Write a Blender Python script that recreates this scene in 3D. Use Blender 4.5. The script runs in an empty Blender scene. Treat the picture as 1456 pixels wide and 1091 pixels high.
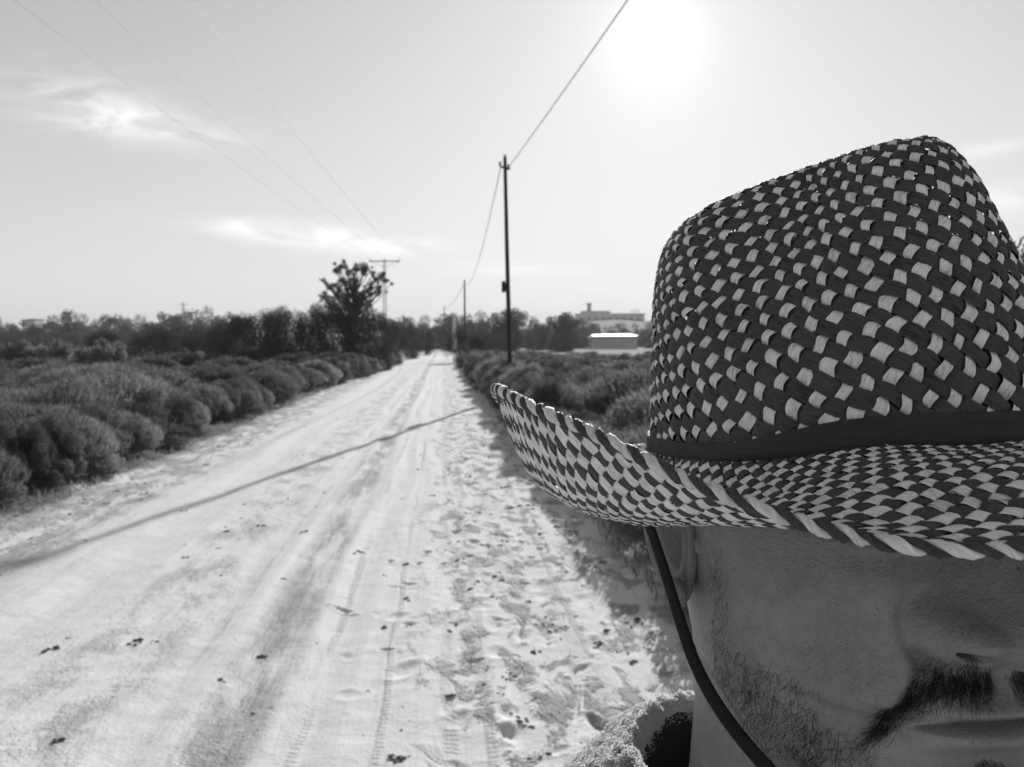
SUN_E = 5.0
SKY_DUST = 1.0
SKY_A = 7.9
SKY_K = 3.6
SKY_STR = 0.1
EXPOSURE = 0.40
AU1, AU2, AU3 = 4.4, .35, 0.0
STRAW_L, STRAW_D, BAND_V = .76, .062, .042
CW_V = 1.36
SKIN_V = .23
CLOUDS = [(190,172,110,24,-8,3.0),(110,140,110,40,-10,1.6),(318,196,50,12,-8,1.8),(380,326,110,13,-6,3.0),(500,345,120,15,-5,2.8),(590,352,60,9,0,2.2),(725,383,80,10,-2,2.6),(1415,285,60,22,2,2.6),(1400,215,60,12,12,1.2),(850,411,16,3,0,2.0),(797,428,12,4,0,1.8)]
FLEECE_V=.94
SAND_V, DIRT_V, FIELD_V = .67, .34, .09
F1,F2,F3,F4,F5 = .13,.22,.055,.07,.085
HAZE=.0005
import bpy, math, random
import numpy as np
from mathutils import Vector, Matrix, noise as mnoise
R = math.radians
rng = np.random.default_rng(7)
random.seed(7)
sc = bpy.context.scene
col = sc.collection
# ------------------------------------------------------------------ camera
FPX = 1120.0                      # focal length in photo pixels (1456 wide)
CAMH = 1.70
HORIZON = 485.0
PITCH = math.atan((545.5 - HORIZON) / FPX)
CP, SP = math.cos(PITCH), math.sin(PITCH)
cam = bpy.data.cameras.new('camera')
camo = bpy.data.objects.new('camera', cam); col.objects.link(camo)
camo.location = (0, 0, CAMH)
camo.rotation_euler = (math.pi/2 - PITCH, 0, 0)
cam.sensor_width = 36.0
cam.lens = FPX/1456*36.0
cam.clip_start = 0.02; cam.clip_end = 6000
cam.dof.use_dof = True
cam.dof.focus_distance = 0.285
cam.dof.aperture_fstop = 27.0
sc.camera = camo

def c2w(p):
    """camera-aligned metres (x right, y depth, z up) -> world"""
    p = np.asarray(p, float)
    x, d, z = p[..., 0], p[..., 1], p[..., 2]
    return np.stack([x, d*CP + z*SP, CAMH - d*SP + z*CP], -1)
def px2w(px, py, d):
    return c2w(np.array([(px-728)/FPX*d, d, (545.5-py)/FPX*d]))
def at(px, Y, z=0.0):
    """world point at world depth Y, height z under photo column px"""
    return np.array([(px-728)/FPX*Y, Y, z])

# ------------------------------------------------------------------ naming helpers
def tag(o, label=None, cat=None, group=None, kind=None):
    if label: o['label'] = label
    if cat: o['category'] = cat
    if group: o['group'] = group
    if kind: o['kind'] = kind
    return o
def empty(name, loc=(0,0,0), rz=0):
    o = bpy.data.objects.new(name, None); col.objects.link(o)
    o.location = loc; o.rotation_euler = (0,0,rz); o.empty_display_size = .2
    return o
def copy_tree(o, parent=None):
    c = o.copy(); col.objects.link(c)
    c.parent = parent
    for ch in list(o.children): copy_tree(ch, c)
    return c

class MB:
    """mesh builder collecting vertices / polygons / material index"""
    def __init__(s): s.v=[]; s.f=[]; s.m=[]; s.uv=[]; s.n=0
    def add(s, V, F, mi=0, UV=None):
        V = np.asarray(V, float).reshape(-1,3); F = np.asarray(F, int)
        s.v.append(V); s.f.append(F + s.n); s.m.append(np.full(len(F), mi, int)); s.n += len(V)
        if UV is None: UV = np.zeros((len(V),2))
        s.uv.append(np.asarray(UV, float).reshape(-1,2))
        return s
    def grid(s, P, mi=0, UV=None, close_u=False, close_v=False):
        """P: (nu,nv,3)"""
        nu, nv = P.shape[:2]
        i = np.arange(nu if close_u else nu-1); j = np.arange(nv if close_v else nv-1)
        I, J = np.meshgrid(i, j, indexing='ij'); I2=(I+1)%nu; J2=(J+1)%nv
        F = np.stack([I*nv+J, I2*nv+J, I2*nv+J2, I*nv+J2], -1).reshape(-1,4)
        return s.add(P, F, mi, UV)
    def tube(s, pts, rad, n=8, mi=0, cap=True, flat=None):
        pts = np.asarray(pts, float); k=len(pts)
        rad = np.full(k, rad) if np.isscalar(rad) else np.asarray(rad, float)
        T = np.gradient(pts, axis=0); T /= np.linalg.norm(T,axis=1,keepdims=True)+1e-12
        up = np.array([0,0,1.]) if abs(T[0,2])<.9 else np.array([1.,0,0])
        N = np.zeros_like(T); cur = up
        for a in range(k):
            cur = cur - T[a]*np.dot(cur,T[a]); cur /= np.linalg.norm(cur)+1e-12; N[a]=cur
        B = np.cross(T,N)
        an = np.linspace(0,2*math.pi,n,endpoint=False)
        P = pts[:,None]+rad[:,None,None]*(np.cos(an)[None,:,None]*N[:,None]+np.sin(an)[None,:,None]*B[:,None])
        base = s.n
        s.grid(P, mi, close_v=True)
        if cap and n>=3:
            c0 = s.n
            s.add(np.array([pts[0],pts[-1]]), np.zeros((0,4),int), mi)
            F=[[base+(q+1)%n, base+q, c0, c0] for q in range(n)]+[[base+(k-1)*n+q, base+(k-1)*n+(q+1)%n, c0+1, c0+1] for q in range(n)]
            s.f.append(np.array(F)); s.m.append(np.full(len(F), mi, int))
        return s
    def box(s, lo, hi, mi=0, rz=0, c=None):
        x0,y0,z0=lo; x1,y1,z1=hi
        V=np.array([[x0,y0,z0],[x1,y0,z0],[x1,y1,z0],[x0,y1,z0],[x0,y0,z1],[x1,y0,z1],[x1,y1,z1],[x0,y1,z1]],float)
        return s.add(V,[[0,3,2,1],[4,5,6,7],[0,1,5,4],[1,2,6,5],[2,3,7,6],[3,0,4,7]],mi)
    def mesh(s, name, mats, smooth=False):
        V=np.concatenate(s.v); F=np.concatenate(s.f); M=np.concatenate(s.m); UV=np.concatenate(s.uv)
        tri = F[:,2]==F[:,3]
        cnt = np.where(tri,3,4)
        me = bpy.data.meshes.new(name)
        me.vertices.add(len(V)); me.vertices.foreach_set('co', V.astype(np.float32).ravel())
        idx = F.ravel()[np.stack([np.ones(len(F),bool)]*3+[~tri],-1).ravel()]
        me.loops.add(len(idx)); me.loops.foreach_set('vertex_index', idx.astype(np.int32))
        me.polygons.add(len(F))
        st = np.concatenate([[0],np.cumsum(cnt)[:-1]])
        me.polygons.foreach_set('loop_start', st.astype(np.int32))
        me.polygons.foreach_set('loop_total', cnt.astype(np.int32))
        me.polygons.foreach_set('material_index', M.astype(np.int32))
        me.polygons.foreach_set('use_smooth', np.full(len(F), smooth))
        if UV.any():
            l = me.uv_layers.new(name='UVMap'); l.data.foreach_set('uv', UV[idx].astype(np.float32).ravel())
        for m in (mats if isinstance(mats,(list,tuple)) else [mats]): me.materials.append(m)
        me.update(calc_edges=True); me.validate()
        return me
    def build(s, name, mats, parent=None, smooth=False, loc=None):
        """vertices in parent-local space"""
        o = bpy.data.objects.new(name, s.mesh(name, mats, smooth)); col.objects.link(o)
        if parent is not None: o.parent = parent
        if loc is not None: o.location = loc
        return o

# ------------------------------------------------------------------ material helpers
class NT:
    def __init__(s, mat):
        s.nt = mat.node_tree; s.N = s.nt.nodes; s.L = s.nt.links
    def node(s, t, **kw):
        n = s.N.new(t)
        for k,v in kw.items():
            if k.startswith('i_'): n.inputs[k[2:].replace('_',' ')].default_value = v
            else: setattr(n,k,v)
        return n
    def lk(s, a, b): s.L.new(a,b)
    def math(s, op, a, b=None, c=None, clamp=False):
        n = s.N.new('ShaderNodeMath'); n.operation=op; n.use_clamp=clamp
        for i,x in enumerate((a,b,c)):
            if x is None: continue
            if isinstance(x,(int,float)): n.inputs[i].default_value=x
            else: s.L.new(x,n.inputs[i])
        return n.outputs[0]
    def noise(s, vec, scale, detail=4, rough=.55, dist=0):
        n = s.node('ShaderNodeTexNoise'); n.inputs['Scale'].default_value=scale; n.inputs['Detail'].default_value=detail
        n.inputs['Roughness'].default_value=rough; n.inputs['Distortion'].default_value=dist
        if vec is not None: s.L.new(vec,n.inputs['Vector'])
        return n.outputs['Fac']
    def mapping(s, vec, scale=(1,1,1), rot=(0,0,0), loc=(0,0,0)):
        n = s.node('ShaderNodeMapping'); n.inputs['Scale'].default_value=scale; n.inputs['Rotation'].default_value=rot; n.inputs['Location'].default_value=loc
        s.L.new(vec,n.inputs['Vector']); return n.outputs[0]
    def ramp(s, fac, stops):
        n = s.node('ShaderNodeValToRGB'); e=n.color_ramp.elements
        while len(e)<len(stops): e.new(.5)
        for k,(p,v) in enumerate(stops): e[k].position=p; e[k].color=(v,v,v,1)
        s.L.new(fac,n.inputs[0]); return n.outputs[0]
    def maprange(s, x, a, b, c=0., d=1., smooth=True):
        n = s.node('ShaderNodeMapRange'); n.interpolation_type='SMOOTHSTEP' if smooth else 'LINEAR'
        n.inputs[1].default_value=a; n.inputs[2].default_value=b; n.inputs[3].default_value=c; n.inputs[4].default_value=d
        s.L.new(x,n.inputs[0]); return n.outputs[0]
def newmat(name):
    m = bpy.data.materials.new(name); m.use_nodes=True
    t = NT(m); b = t.N['Principled BSDF']; b.inputs['Specular IOR Level'].default_value=.3
    return m,t,b
def grey(name, v, rough=.8, var=.25, scale=6, bump=0., bscale=40, metallic=0, spec=.3):
    m,t,b = newmat(name)
    tc = t.node('ShaderNodeTexCoord').outputs['Object']
    n = t.noise(tc, scale, 5)
    c = t.ramp(n, [(.3, v*(1-var)), (.7, v*(1+var))])
    t.lk(c, b.inputs['Base Color']); b.inputs['Roughness'].default_value=rough; b.inputs['Metallic'].default_value=metallic
    b.inputs['Specular IOR Level'].default_value=spec
    if bump:
        bn = t.node('ShaderNodeBump'); bn.inputs['Strength'].default_value=bump; bn.inputs['Distance'].default_value=.01
        t.lk(t.noise(tc,bscale,6), bn.inputs['Height']); t.lk(bn.outputs[0], b.inputs['Normal'])
    return m
def foliage(name, v, trans=.35, var=.5, scale=1.2):
    """grey leaves: diffuse + translucent, clump variation in object space"""
    m = bpy.data.materials.new(name); m.use_nodes=True; t=NT(m)
    t.N.remove(t.N['Principled BSDF'])
    tc = t.node('ShaderNodeTexCoord').outputs['Object']
    oi = t.node('ShaderNodeObjectInfo').outputs['Random']
    n = t.noise(tc, scale, 3, .6)
    n2 = t.noise(tc, scale*22, 1)
    f = t.math('ADD', t.math('MULTIPLY', n, .6), t.math('MULTIPLY', n2, .4))
    c = t.ramp(f, [(.3, v*(1-var)), (.68, v*(1+var))])
    k = t.math('MULTIPLY_ADD', oi, .5, .75)
    cc = t.node('ShaderNodeVectorMath', operation='SCALE'); t.lk(c, cc.inputs[0]); t.lk(k, cc.inputs['Scale'])
    d = t.node('ShaderNodeBsdfDiffuse'); tr = t.node('ShaderNodeBsdfTranslucent'); mx = t.node('ShaderNodeMixShader')
    mx.inputs[0].default_value = trans
    t.lk(cc.outputs[0], d.inputs[0]); t.lk(cc.outputs[0], tr.inputs[0])
    t.lk(d.outputs[0], mx.inputs[1]); t.lk(tr.outputs[0], mx.inputs[2])
    t.lk(mx.outputs[0], t.N['Material Output'].inputs[0])
    return m

# ------------------------------------------------------------------ sun + sky
def dirpx(px, py):
    v = c2w(np.array([(px-728)/FPX, 1.0, (545.5-py)/FPX])) - np.array([0,0,CAMH])
    return v/np.linalg.norm(v)
SUNV = dirpx(944, 52)
el = math.asin(SUNV[2]); az = math.atan2(SUNV[0], SUNV[1])      # az clockwise from +Y
sl = bpy.data.lights.new('sun','SUN'); sl.energy=SUN_E; sl.angle=R(.53); sl.color=(1,1,1)
slo = bpy.data.objects.new('sun', sl); col.objects.link(slo)
slo.rotation_euler = Vector(tuple(SUNV)).to_track_quat('Z','Y').to_euler()
slo.location = (0,0,30)
w = bpy.data.worlds.new('World'); sc.world = w; w.use_nodes=True
t = NT(w); bg = t.N['Background']
sky = t.node('ShaderNodeTexSky'); sky.sky_type='NISHITA'; sky.sun_disc=False
sky.sun_elevation = el; sky.sun_rotation = az; sky.air_density=1.0; sky.dust_density=SKY_DUST; sky.ozone_density=1.0; sky.altitude=0
bw = t.node('ShaderNodeRGBToBW'); t.lk(sky.outputs[0], bw.inputs[0])
dirv = t.node('ShaderNodeTexCoord').outputs['Generated']
sep = t.node('ShaderNodeSeparateXYZ'); t.lk(dirv, sep.inputs[0])
# gentle compression of the physical sky (the photograph's tonal curve is flat)
s0 = t.math('DIVIDE', t.math('MULTIPLY', bw.outputs[0], SKY_A), t.math('ADD', bw.outputs[0], SKY_K))
s0 = t.math('MULTIPLY', s0, t.maprange(sep.outputs['Z'], 0.0, .46, 1.13, .86, False))
# aureole round the sun
dp = t.node('ShaderNodeVectorMath', operation='DOT_PRODUCT'); t.lk(dirv, dp.inputs[0])
AUV = dirpx(932, 50); dp.inputs[1].default_value = tuple(AUV)
dd = t.math('SUBTRACT', 1.0, dp.outputs['Value'])
ang = t.math('SQRT', t.math('MAXIMUM', t.math('MULTIPLY', dd, 2.0), 0.0))
g1 = t.math('POWER', 2.718, t.math('MULTIPLY', ang, -1/.038))
g2 = t.math('POWER', 2.718, t.math('MULTIPLY', dd, -1/0.012))
g = t.math('ADD', t.math('MULTIPLY', g1, AU1), t.math('MULTIPLY', g2, AU2))
# thin clouds: stretched noise in the sky's own directions, only in a few patches
yy = t.math('MAXIMUM', sep.outputs['Y'], .05)
U = t.math('DIVIDE', sep.outputs['X'], yy); W = t.math('DIVIDE', sep.outputs['Z'], yy)
cmb = t.node('ShaderNodeCombineXYZ'); t.lk(U, cmb.inputs[0]); t.lk(W, cmb.inputs[1])
cn = t.noise(t.mapping(cmb.outputs[0], (7,26,1), (0,0,R(-9))), 1.0, 7, .6, 1.2)
cn2 = t.noise(t.mapping(cmb.outputs[0], (3,7,1), (0,0,R(-6)), (3,1,0)), 1.0, 4, .55, .6)
tot = None
for (px,py,rx,ry,rot,a) in CLOUDS:
    d = dirpx(px,py); u0=d[0]/d[1]; w0=d[2]/d[1]
    du = t.math('SUBTRACT', U, u0); dw = t.math('SUBTRACT', W, w0)
    c,s_ = math.cos(R(rot)), math.sin(R(rot))
    e1 = t.math('ADD', t.math('MULTIPLY', du, c*FPX/rx), t.math('MULTIPLY', dw, s_*FPX/rx))
    e2 = t.math('ADD', t.math('MULTIPLY', du, -s_*FPX/ry), t.math('MULTIPLY', dw, c*FPX/ry))
    r2 = t.math('ADD', t.math('MULTIPLY', e1, e1), t.math('MULTIPLY', e2, e2))
    q = t.math('MULTIPLY', t.math('POWER', 2.718, t.math('MULTIPLY', r2, -1.0)), a)
    tot = q if tot is None else t.math('ADD', tot, q)
cm = t.math('MULTIPLY', t.maprange(cn, .30, .66), t.maprange(cn2, .3, .6, .35, 1.))
cl = t.math('MULTIPLY', tot, cm)
s1 = t.math('ADD', s0, t.math('ADD', g, cl))
t.lk(s1, bg.inputs['Color']); bg.inputs['Strength'].default_value = SKY_STR
# ------------------------------------------------------------------ render settings
sc.view_settings.view_transform='Standard'; sc.view_settings.look='None'; sc.view_settings.gamma=1
sc.view_settings.exposure = EXPOSURE
sc.render.engine='CYCLES'
sc.cycles.use_denoising=True
sc.cycles.max_bounces=6; sc.cycles.diffuse_bounces=3; sc.cycles.glossy_bounces=2; sc.cycles.transmission_bounces=3
sc.cycles.transparent_max_bounces=6; sc.cycles.caustics_reflective=False; sc.cycles.caustics_refractive=False
sc.cycles.sample_clamp_indirect=4
# ================================================================== HAT + PERSON (camera-aligned metres, then turned to the world)
PSI = R(8.0)
HC = np.array([.151, .365])                   # head centre (x, depth)
EX = np.array([math.cos(PSI), math.sin(PSI)]) # wearer's left
EB = np.array([-math.sin(PSI), math.cos(PSI)])# backwards
def h2c(P):
    """head-local (X left, Y back, Z up; Z is already camera z) -> camera frame"""
    P = np.asarray(P, float)
    xy = HC + P[...,0:1]*EX + P[...,1:2]*EB
    return np.concatenate([xy, P[...,2:3]], -1)
HAT_LOC = c2w(h2c(np.array([0,0,-.03])))
def hw(P, org): return c2w(h2c(P)) - org
def catmull(xk, yk, x):
    """smooth monotone-ish cubic interpolation along axis 0 of yk"""
    xk=np.asarray(xk,float); yk=np.asarray(yk,float)
    m=np.gradient(yk, xk, axis=0)
    x=np.clip(x,xk[0],xk[-1]); i=np.clip(np.searchsorted(xk,x,side='right')-1,0,len(xk)-2)
    h=(xk[i+1]-xk[i]); u=(x-xk[i])/h
    if yk.ndim>1: h=h.reshape(h.shape+(1,)*(yk.ndim-1)); u=u.reshape(h.shape)
    h00=2*u**3-3*u**2+1; h10=u**3-2*u**2+u; h01=-2*u**3+3*u**2; h11=u**3-u**2
    return h00*yk[i]+h10*h*m[i]+h01*yk[i+1]+h11*h*m[i+1]
def sstep(a,b,x):
    u=np.clip((x-a)/(b-a),0,1); return u*u*(3-2*u)
BTH = R(1)*np.array([0,25,45,65,90,120,150,180.])
BS = np.array([0,.3,.6,.85,1.])
BZ = np.array([[-.0200,-.0235,-.029,-.035,-.0385],
               [-.0215,-.027,-.034,-.040,-.0425],
               [-.026,-.040,-.045,-.041,-.031],
               [-.030,-.049,-.050,-.037,-.014],
               [-.031,-.054,-.053,-.034,-.004],
               [-.030,-.052,-.052,-.036,-.016],
               [-.029,-.045,-.050,-.047,-.038],
               [-.028,-.040,-.047,-.049,-.046]])
def brim_z(th, s):
    a=np.abs(((th+math.pi)%(2*math.pi))-math.pi)
    rows = np.stack([catmull(BTH, BZ[:,k], a) for k in range(5)], -1)   # (...,5)
    s=np.clip(s,0,1.02); i=np.clip(np.searchsorted(BS,s,side='right')-1,0,3)
    m=np.gradient(rows, BS, axis=-1)
    g=lambda A,j: np.take_along_axis(A, j[...,None], -1)[...,0]
    h=BS[i+1]-BS[i]; u=(s-BS[i])/h
    h00=2*u**3-3*u**2+1; h10=u**3-2*u**2+u; h01=-2*u**3+3*u**2; h11=u**3-u**2
    return h00*g(rows,i)+h10*h*g(m,i)+h01*g(rows,i+1)+h11*h*g(m,i+1)
def brim(th, s):
    th,s=np.broadcast_arrays(np.asarray(th,float),np.asarray(s,float))
    X=np.sin(th)*(.083+.075*s); Y=-np.cos(th)*(.100+.065*s)
    return np.stack([X,Y,brim_z(th,s)+.0006*np.sin(9*th+4*s)],-1)
def crown(th, t):
    """t 0..1 wall, 1..2 top inwards"""
    th,t=np.broadcast_arrays(np.asarray(th,float),np.asarray(t,float))
    a=np.abs(((th+math.pi)%(2*math.pi))-math.pi)
    tw=np.clip(t,0,1)
    bx,by=np.sin(th)*.083, -np.cos(th)*.100
    rx=.063*np.sin(th)*(np.abs(np.sin(a/2))**.55+.12)/1.05
    ry=np.where(np.cos(th)>0, -np.cos(th)*.056, -np.cos(th)*.084)
    k=tw**4.0*.92+tw*.08
    k=np.where(np.cos(th)>0, k*(1-np.cos(th)**2)+ (tw**1.6)*np.cos(th)**2, k)
    lft=sstep(0,.5,np.sin(th))
    rx=rx*(1-.46*lft); bx=bx*(1-.23*lft*sstep(.03,.7,tw))
    x=bx*(1-k)+rx*k; y=by*(1-k)+ry*k
    pin=.0240*np.exp(-((a-R(50))/R(27))**2)*sstep(.05,.62,tw)*(1-(.6-.42*sstep(0,.4,np.sin(th)))*sstep(.72,1,tw))
    sc_=1-pin/np.sqrt(x*x+y*y+1e-9)
    x=x*sc_; y=y*sc_
    zr=catmull(R(1)*np.array([0,30,60,90,130,180]), np.array([.0955,.0935,.0880,.0795,.073,.074]), a)
    zr=zr-.008*sstep(.15,.8,np.sin(th))
    z0=brim_z(th, np.zeros_like(th))
    g=np.sin(tw*math.pi/2)**.88
    z=z0+(zr-z0)*g
    q=np.clip(t-1,0,1)
    f=1-q
    x=np.where(t>1, x*f, x); yc=.01
    y=np.where(t>1, yc+(y-yc)*f, y)
    z=np.where(t>1, z*f+.060*(1-f)-.010*np.sin(np.pi*np.clip(q*1.6,0,1)) + .004*np.sin(np.pi*np.clip(q*3,0,1)), z)
    return np.stack([x,y,z],-1)
def hsh(a, b, k=0):
    v=np.sin(a*12.9898+b*78.233+k*37.719)*43758.5453
    return v-np.floor(v)
def weave(surf, P_, Q_, av, bv, v2t, vmin, vmax, wA, amp, off=0., flip=False, nl=15, nw=11, scaleX=1.0, sides=1, org=None, curl=1.0):
    """lay every visible strand crossing as a small bulging patch.  lattice vectors A=(aθ,av) B=(bθ,bv)"""
    # P_*A + Q_*B = one turn: Px*aθ+Qx*bθ=2π, P av + Q bv=0
    ath, bth = P_[1], Q_[1]
    mb=MB()
    p,q=P_[0],Q_[0]
    # enumerate lattice cells
    imax=600
    I,J=np.meshgrid(np.arange(-imax,imax),np.arange(-imax,imax),indexing='ij')
    TH=I*ath+J*bth; V=I*av+J*bv
    ok=(TH>=0)&(TH<2*math.pi-1e-6)&(V>vmin-1.0*abs(bv))&(V<vmax+1.0*abs(av))
    I=I[ok];J=J[ok];TH=TH[ok];V=V[ok]
    par=(I+J)%2
    for colr in (0,1):
        s=par==colr; i=I[s];j=J[s]
        if s.sum()==0: continue
        n=len(i)
        L=np.linspace(-1,1,nl); Wd=np.linspace(-1,1,nw)
        sidA = j if colr==0 else i     # strand id
        r1=hsh(i*1.0,j*1.0,1); r2=hsh(i*1.,j*1.,2); r3=hsh(sidA*1.,0.,3+colr)
        if colr==0:   # light strand runs along A, crosses B strands: visible length = B width
            hl=.5+.30; hwd=.5*wA*(1+.30*(r3-.5)+.34*(r1-.5))
        else:
            hl=(1-wA/2)+.16; hwd=.515*(1+.14*(r3-.5)+.16*(r1-.5))
        hl=np.full(n,hl)
        cl=.14*(r2-.5); cw=.16*(hsh(i,j,4)-.5)
        al=L[None,:,None]*hl[:,None,None]+cl[:,None,None]
        # ragged, slightly pinched width
        taper=1-.10*np.abs(L)[None,:,None]**3
        wig=.07*np.sin(3.1*L[None,:,None]+6.28*r2[:,None,None]*1.0)
        aw=Wd[None,None,:]*hwd[:,None,None]*taper+cw[:,None,None]+wig
        if colr==0: ii=i[:,None,None]+al; jj=j[:,None,None]+aw
        else:       ii=i[:,None,None]+aw; jj=j[:,None,None]+al
        # the hand weave wanders: smooth warp of both strand families plus per-strand drift
        wi=ii+.10*np.sin(jj*.83+1.3*np.sin(ii*.21))+.10*np.sin(jj*.37+ii*.29+2)+.06*np.sin(ii*1.9+jj*1.1)
        wj=jj+.10*np.sin(ii*.71+1.1*np.sin(jj*.27))+.10*np.sin(ii*.33-jj*.23+1)+.06*np.sin(jj*2.1-ii*1.3)
        th=wi*ath+wj*bth; v=wi*av+wj*bv
        vv=np.clip(v, vmin, vmax)
        t_=v2t(vv)
        # distortion of the hand weave
        base=surf(th,t_)
        e=1e-3
        dth=surf(th+e,t_)-surf(th-e,t_); dt=surf(th,np.clip(t_+e,0,2))-surf(th,np.clip(t_-e,0,2))
        N=np.cross(dth,dt); N/=np.linalg.norm(N,axis=-1,keepdims=True)+1e-12
        if flip: N=-N
        vis=(.5 if colr==0 else (1-wA/2))
        x=al-cl[:,None,None]
        arch=np.cos(np.clip(x/vis,-1.9,1.9)*math.pi/2)
        prof=np.where(arch>0, arch**.75*np.sign(arch) if False else np.sign(arch)*np.abs(arch)**.7, arch*1.25)
        cross=-.22*Wd[None,None,:]**2*curl + .10*np.sin(Wd[None,None,:]*7+40*r1[:,None,None]+2*L[None,:,None]*r2[:,None,None]) +.05*np.sin(Wd[None,None,:]*17+70*r2[:,None,None]+3*L[None,:,None])
        # local size of the cell sets the bulge
        h=amp*(prof*(1+.6*(r2[:,None,None]-.5))+cross)+off
        P=base+N*h[...,None]
        # world
        Pw=hw(P,org)
        g=np.arange(nl*nw).reshape(nl,nw)
        Fq=np.stack([g[:-1,:-1],g[1:,:-1],g[1:,1:],g[:-1,1:]],-1).reshape(-1,4)
        F=(Fq[None]+(np.arange(n)*nl*nw)[:,None,None]).reshape(-1,4)
        # drop patches that are collapsed on the borders
        uv=np.stack([np.broadcast_to(aw*(.55 if colr==0 else .45)+ (r1*37)[:,None,None], P.shape[:3]), np.broadcast_to(al+(r2*91)[:,None,None],P.shape[:3])],-1)
        sz=(v.max((1,2))>vmin+.001)&(v.min((1,2))<vmax-.001)
        keep=np.repeat(sz,len(Fq))
        mb.add(Pw, F[keep], colr, uv)
    return mb
# straw materials: fibres run along UV.y
def straw(name, v, var, rough=.62, trans=.0):
    m,t,b=newmat(name)
    uv=t.node('ShaderNodeTexCoord').outputs['UV']
    f1=t.noise(t.mapping(uv,(13,1.3,1)),1.0,5,.65,.15)
    f2=t.noise(t.mapping(uv,(5,.8,1)),1.0,3,.6,.3)
    tc=t.node('ShaderNodeTexCoord').outputs['Object']
    f3=t.noise(tc,55,3)
    f4=t.noise(t.mapping(uv,(.45,.05,1)),1.0,1,.5)
    f=t.math('ADD',t.math('MULTIPLY',f1,.50),t.math('ADD',t.math('MULTIPLY',f2,.22),t.math('ADD',t.math('MULTIPLY',f3,.08),t.math('MULTIPLY',f4,.20))))
    c=t.ramp(f,[(.385,v*(1-min(.9,var*2.0))),(.45,v*(1-var*.45)),(.62,v*(1+var))])
    t.lk(c,b.inputs['Base Color']); b.inputs['Roughness'].default_value=rough
    b.inputs['Specular IOR Level'].default_value=.28
    bn=t.node('ShaderNodeBump'); bn.inputs['Strength'].default_value=.55; bn.inputs['Distance'].default_value=.0005
    t.lk(f1,bn.inputs['Height']); t.lk(bn.outputs[0],b.inputs['Normal'])
    return m
M_SL=straw('pale_straw', STRAW_L, .28); M_SD=straw('dark_straw', STRAW_D, .35,.6)
M_CORD=grey('cord_black', .006, .7, .3, 300, .4, 900)

hat=empty('straw_hat', tuple(HAT_LOC)); tag(hat,'woven straw hat of pale and dark strands with turned-up brim on the person\'s head','hat')
# --- conformal-ish vertical coordinate for each surface
def make_v(surf, t1, circ_r):
    ts=np.linspace(0,t1,400)
    th=R(1)*np.array([20.,-50,-90,150])
    s=0
    out=[0]
    Ps=[surf(th,np.full(4,tt)) for tt in ts]
    for a,b in zip(Ps[:-1],Ps[1:]):
        d=np.linalg.norm(b-a,axis=-1).mean()
        r=np.sqrt((((a+b)/2)[:,0]**2+((a+b)/2)[:,1]**2)).mean()
        out.append(out[-1]+d/max(r,.018))
    return ts,np.array(out)
# crown
ts,vs=make_v(crown,1.92,None)
p,q=52,70                      # strands per turn
# one turn : p*A + q*B = 2π ; A=(3,4)·, B=(7,-3)·
u=2*math.pi/(p*3.0+q*7.0)
A_=(3.0*u, 4.0*u*CW_V); B_=(7.0*u, -p*4.0*u*CW_V/q)
v2t=lambda v: np.interp(v,vs,ts)
mb=weave(crown,(p,A_[0]),(q,B_[0]),A_[1],B_[1],v2t,0.,vs[-1],.62,.00115,org=HAT_LOC)
mb.build('crown',[M_SL,M_SD],hat,smooth=True)
# brim: top and under side
ts2,vs2=make_v(brim,1.0,None)
v2t2=lambda v: np.interp(v,vs2,ts2)
p2,q2=102,102
u2=2*math.pi/(p2*1.0+q2*1.0)
av=u2*.86; bv=-u2*.86
mb=weave(brim,(p2,u2),(q2,u2),av,bv,v2t2,0.,vs2[-1],.95,.00065,off=.0004,flip=True,org=HAT_LOC)
p3=138; u3=math.pi/p3; av3=u3*.84
m2=weave(brim,(p3,u3),(p3,u3),av3,-av3,v2t2,0.,vs2[-1],.92,.00055,off=.0004,org=HAT_LOC)
nb=len(mb.v)
for V,F,M,UV in zip(m2.v,m2.f,m2.m,m2.uv):
    n0=V.shape[0]
base=mb.n
off=0
for V,F,M,UV in zip(m2.v,m2.f,m2.m,m2.uv):
    mb.v.append(V); mb.f.append(F+base); mb.m.append(1-M); mb.uv.append(UV); mb.n+=len(V)
mb.build('brim',[M_SL,M_SD],hat,smooth=True)
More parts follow.
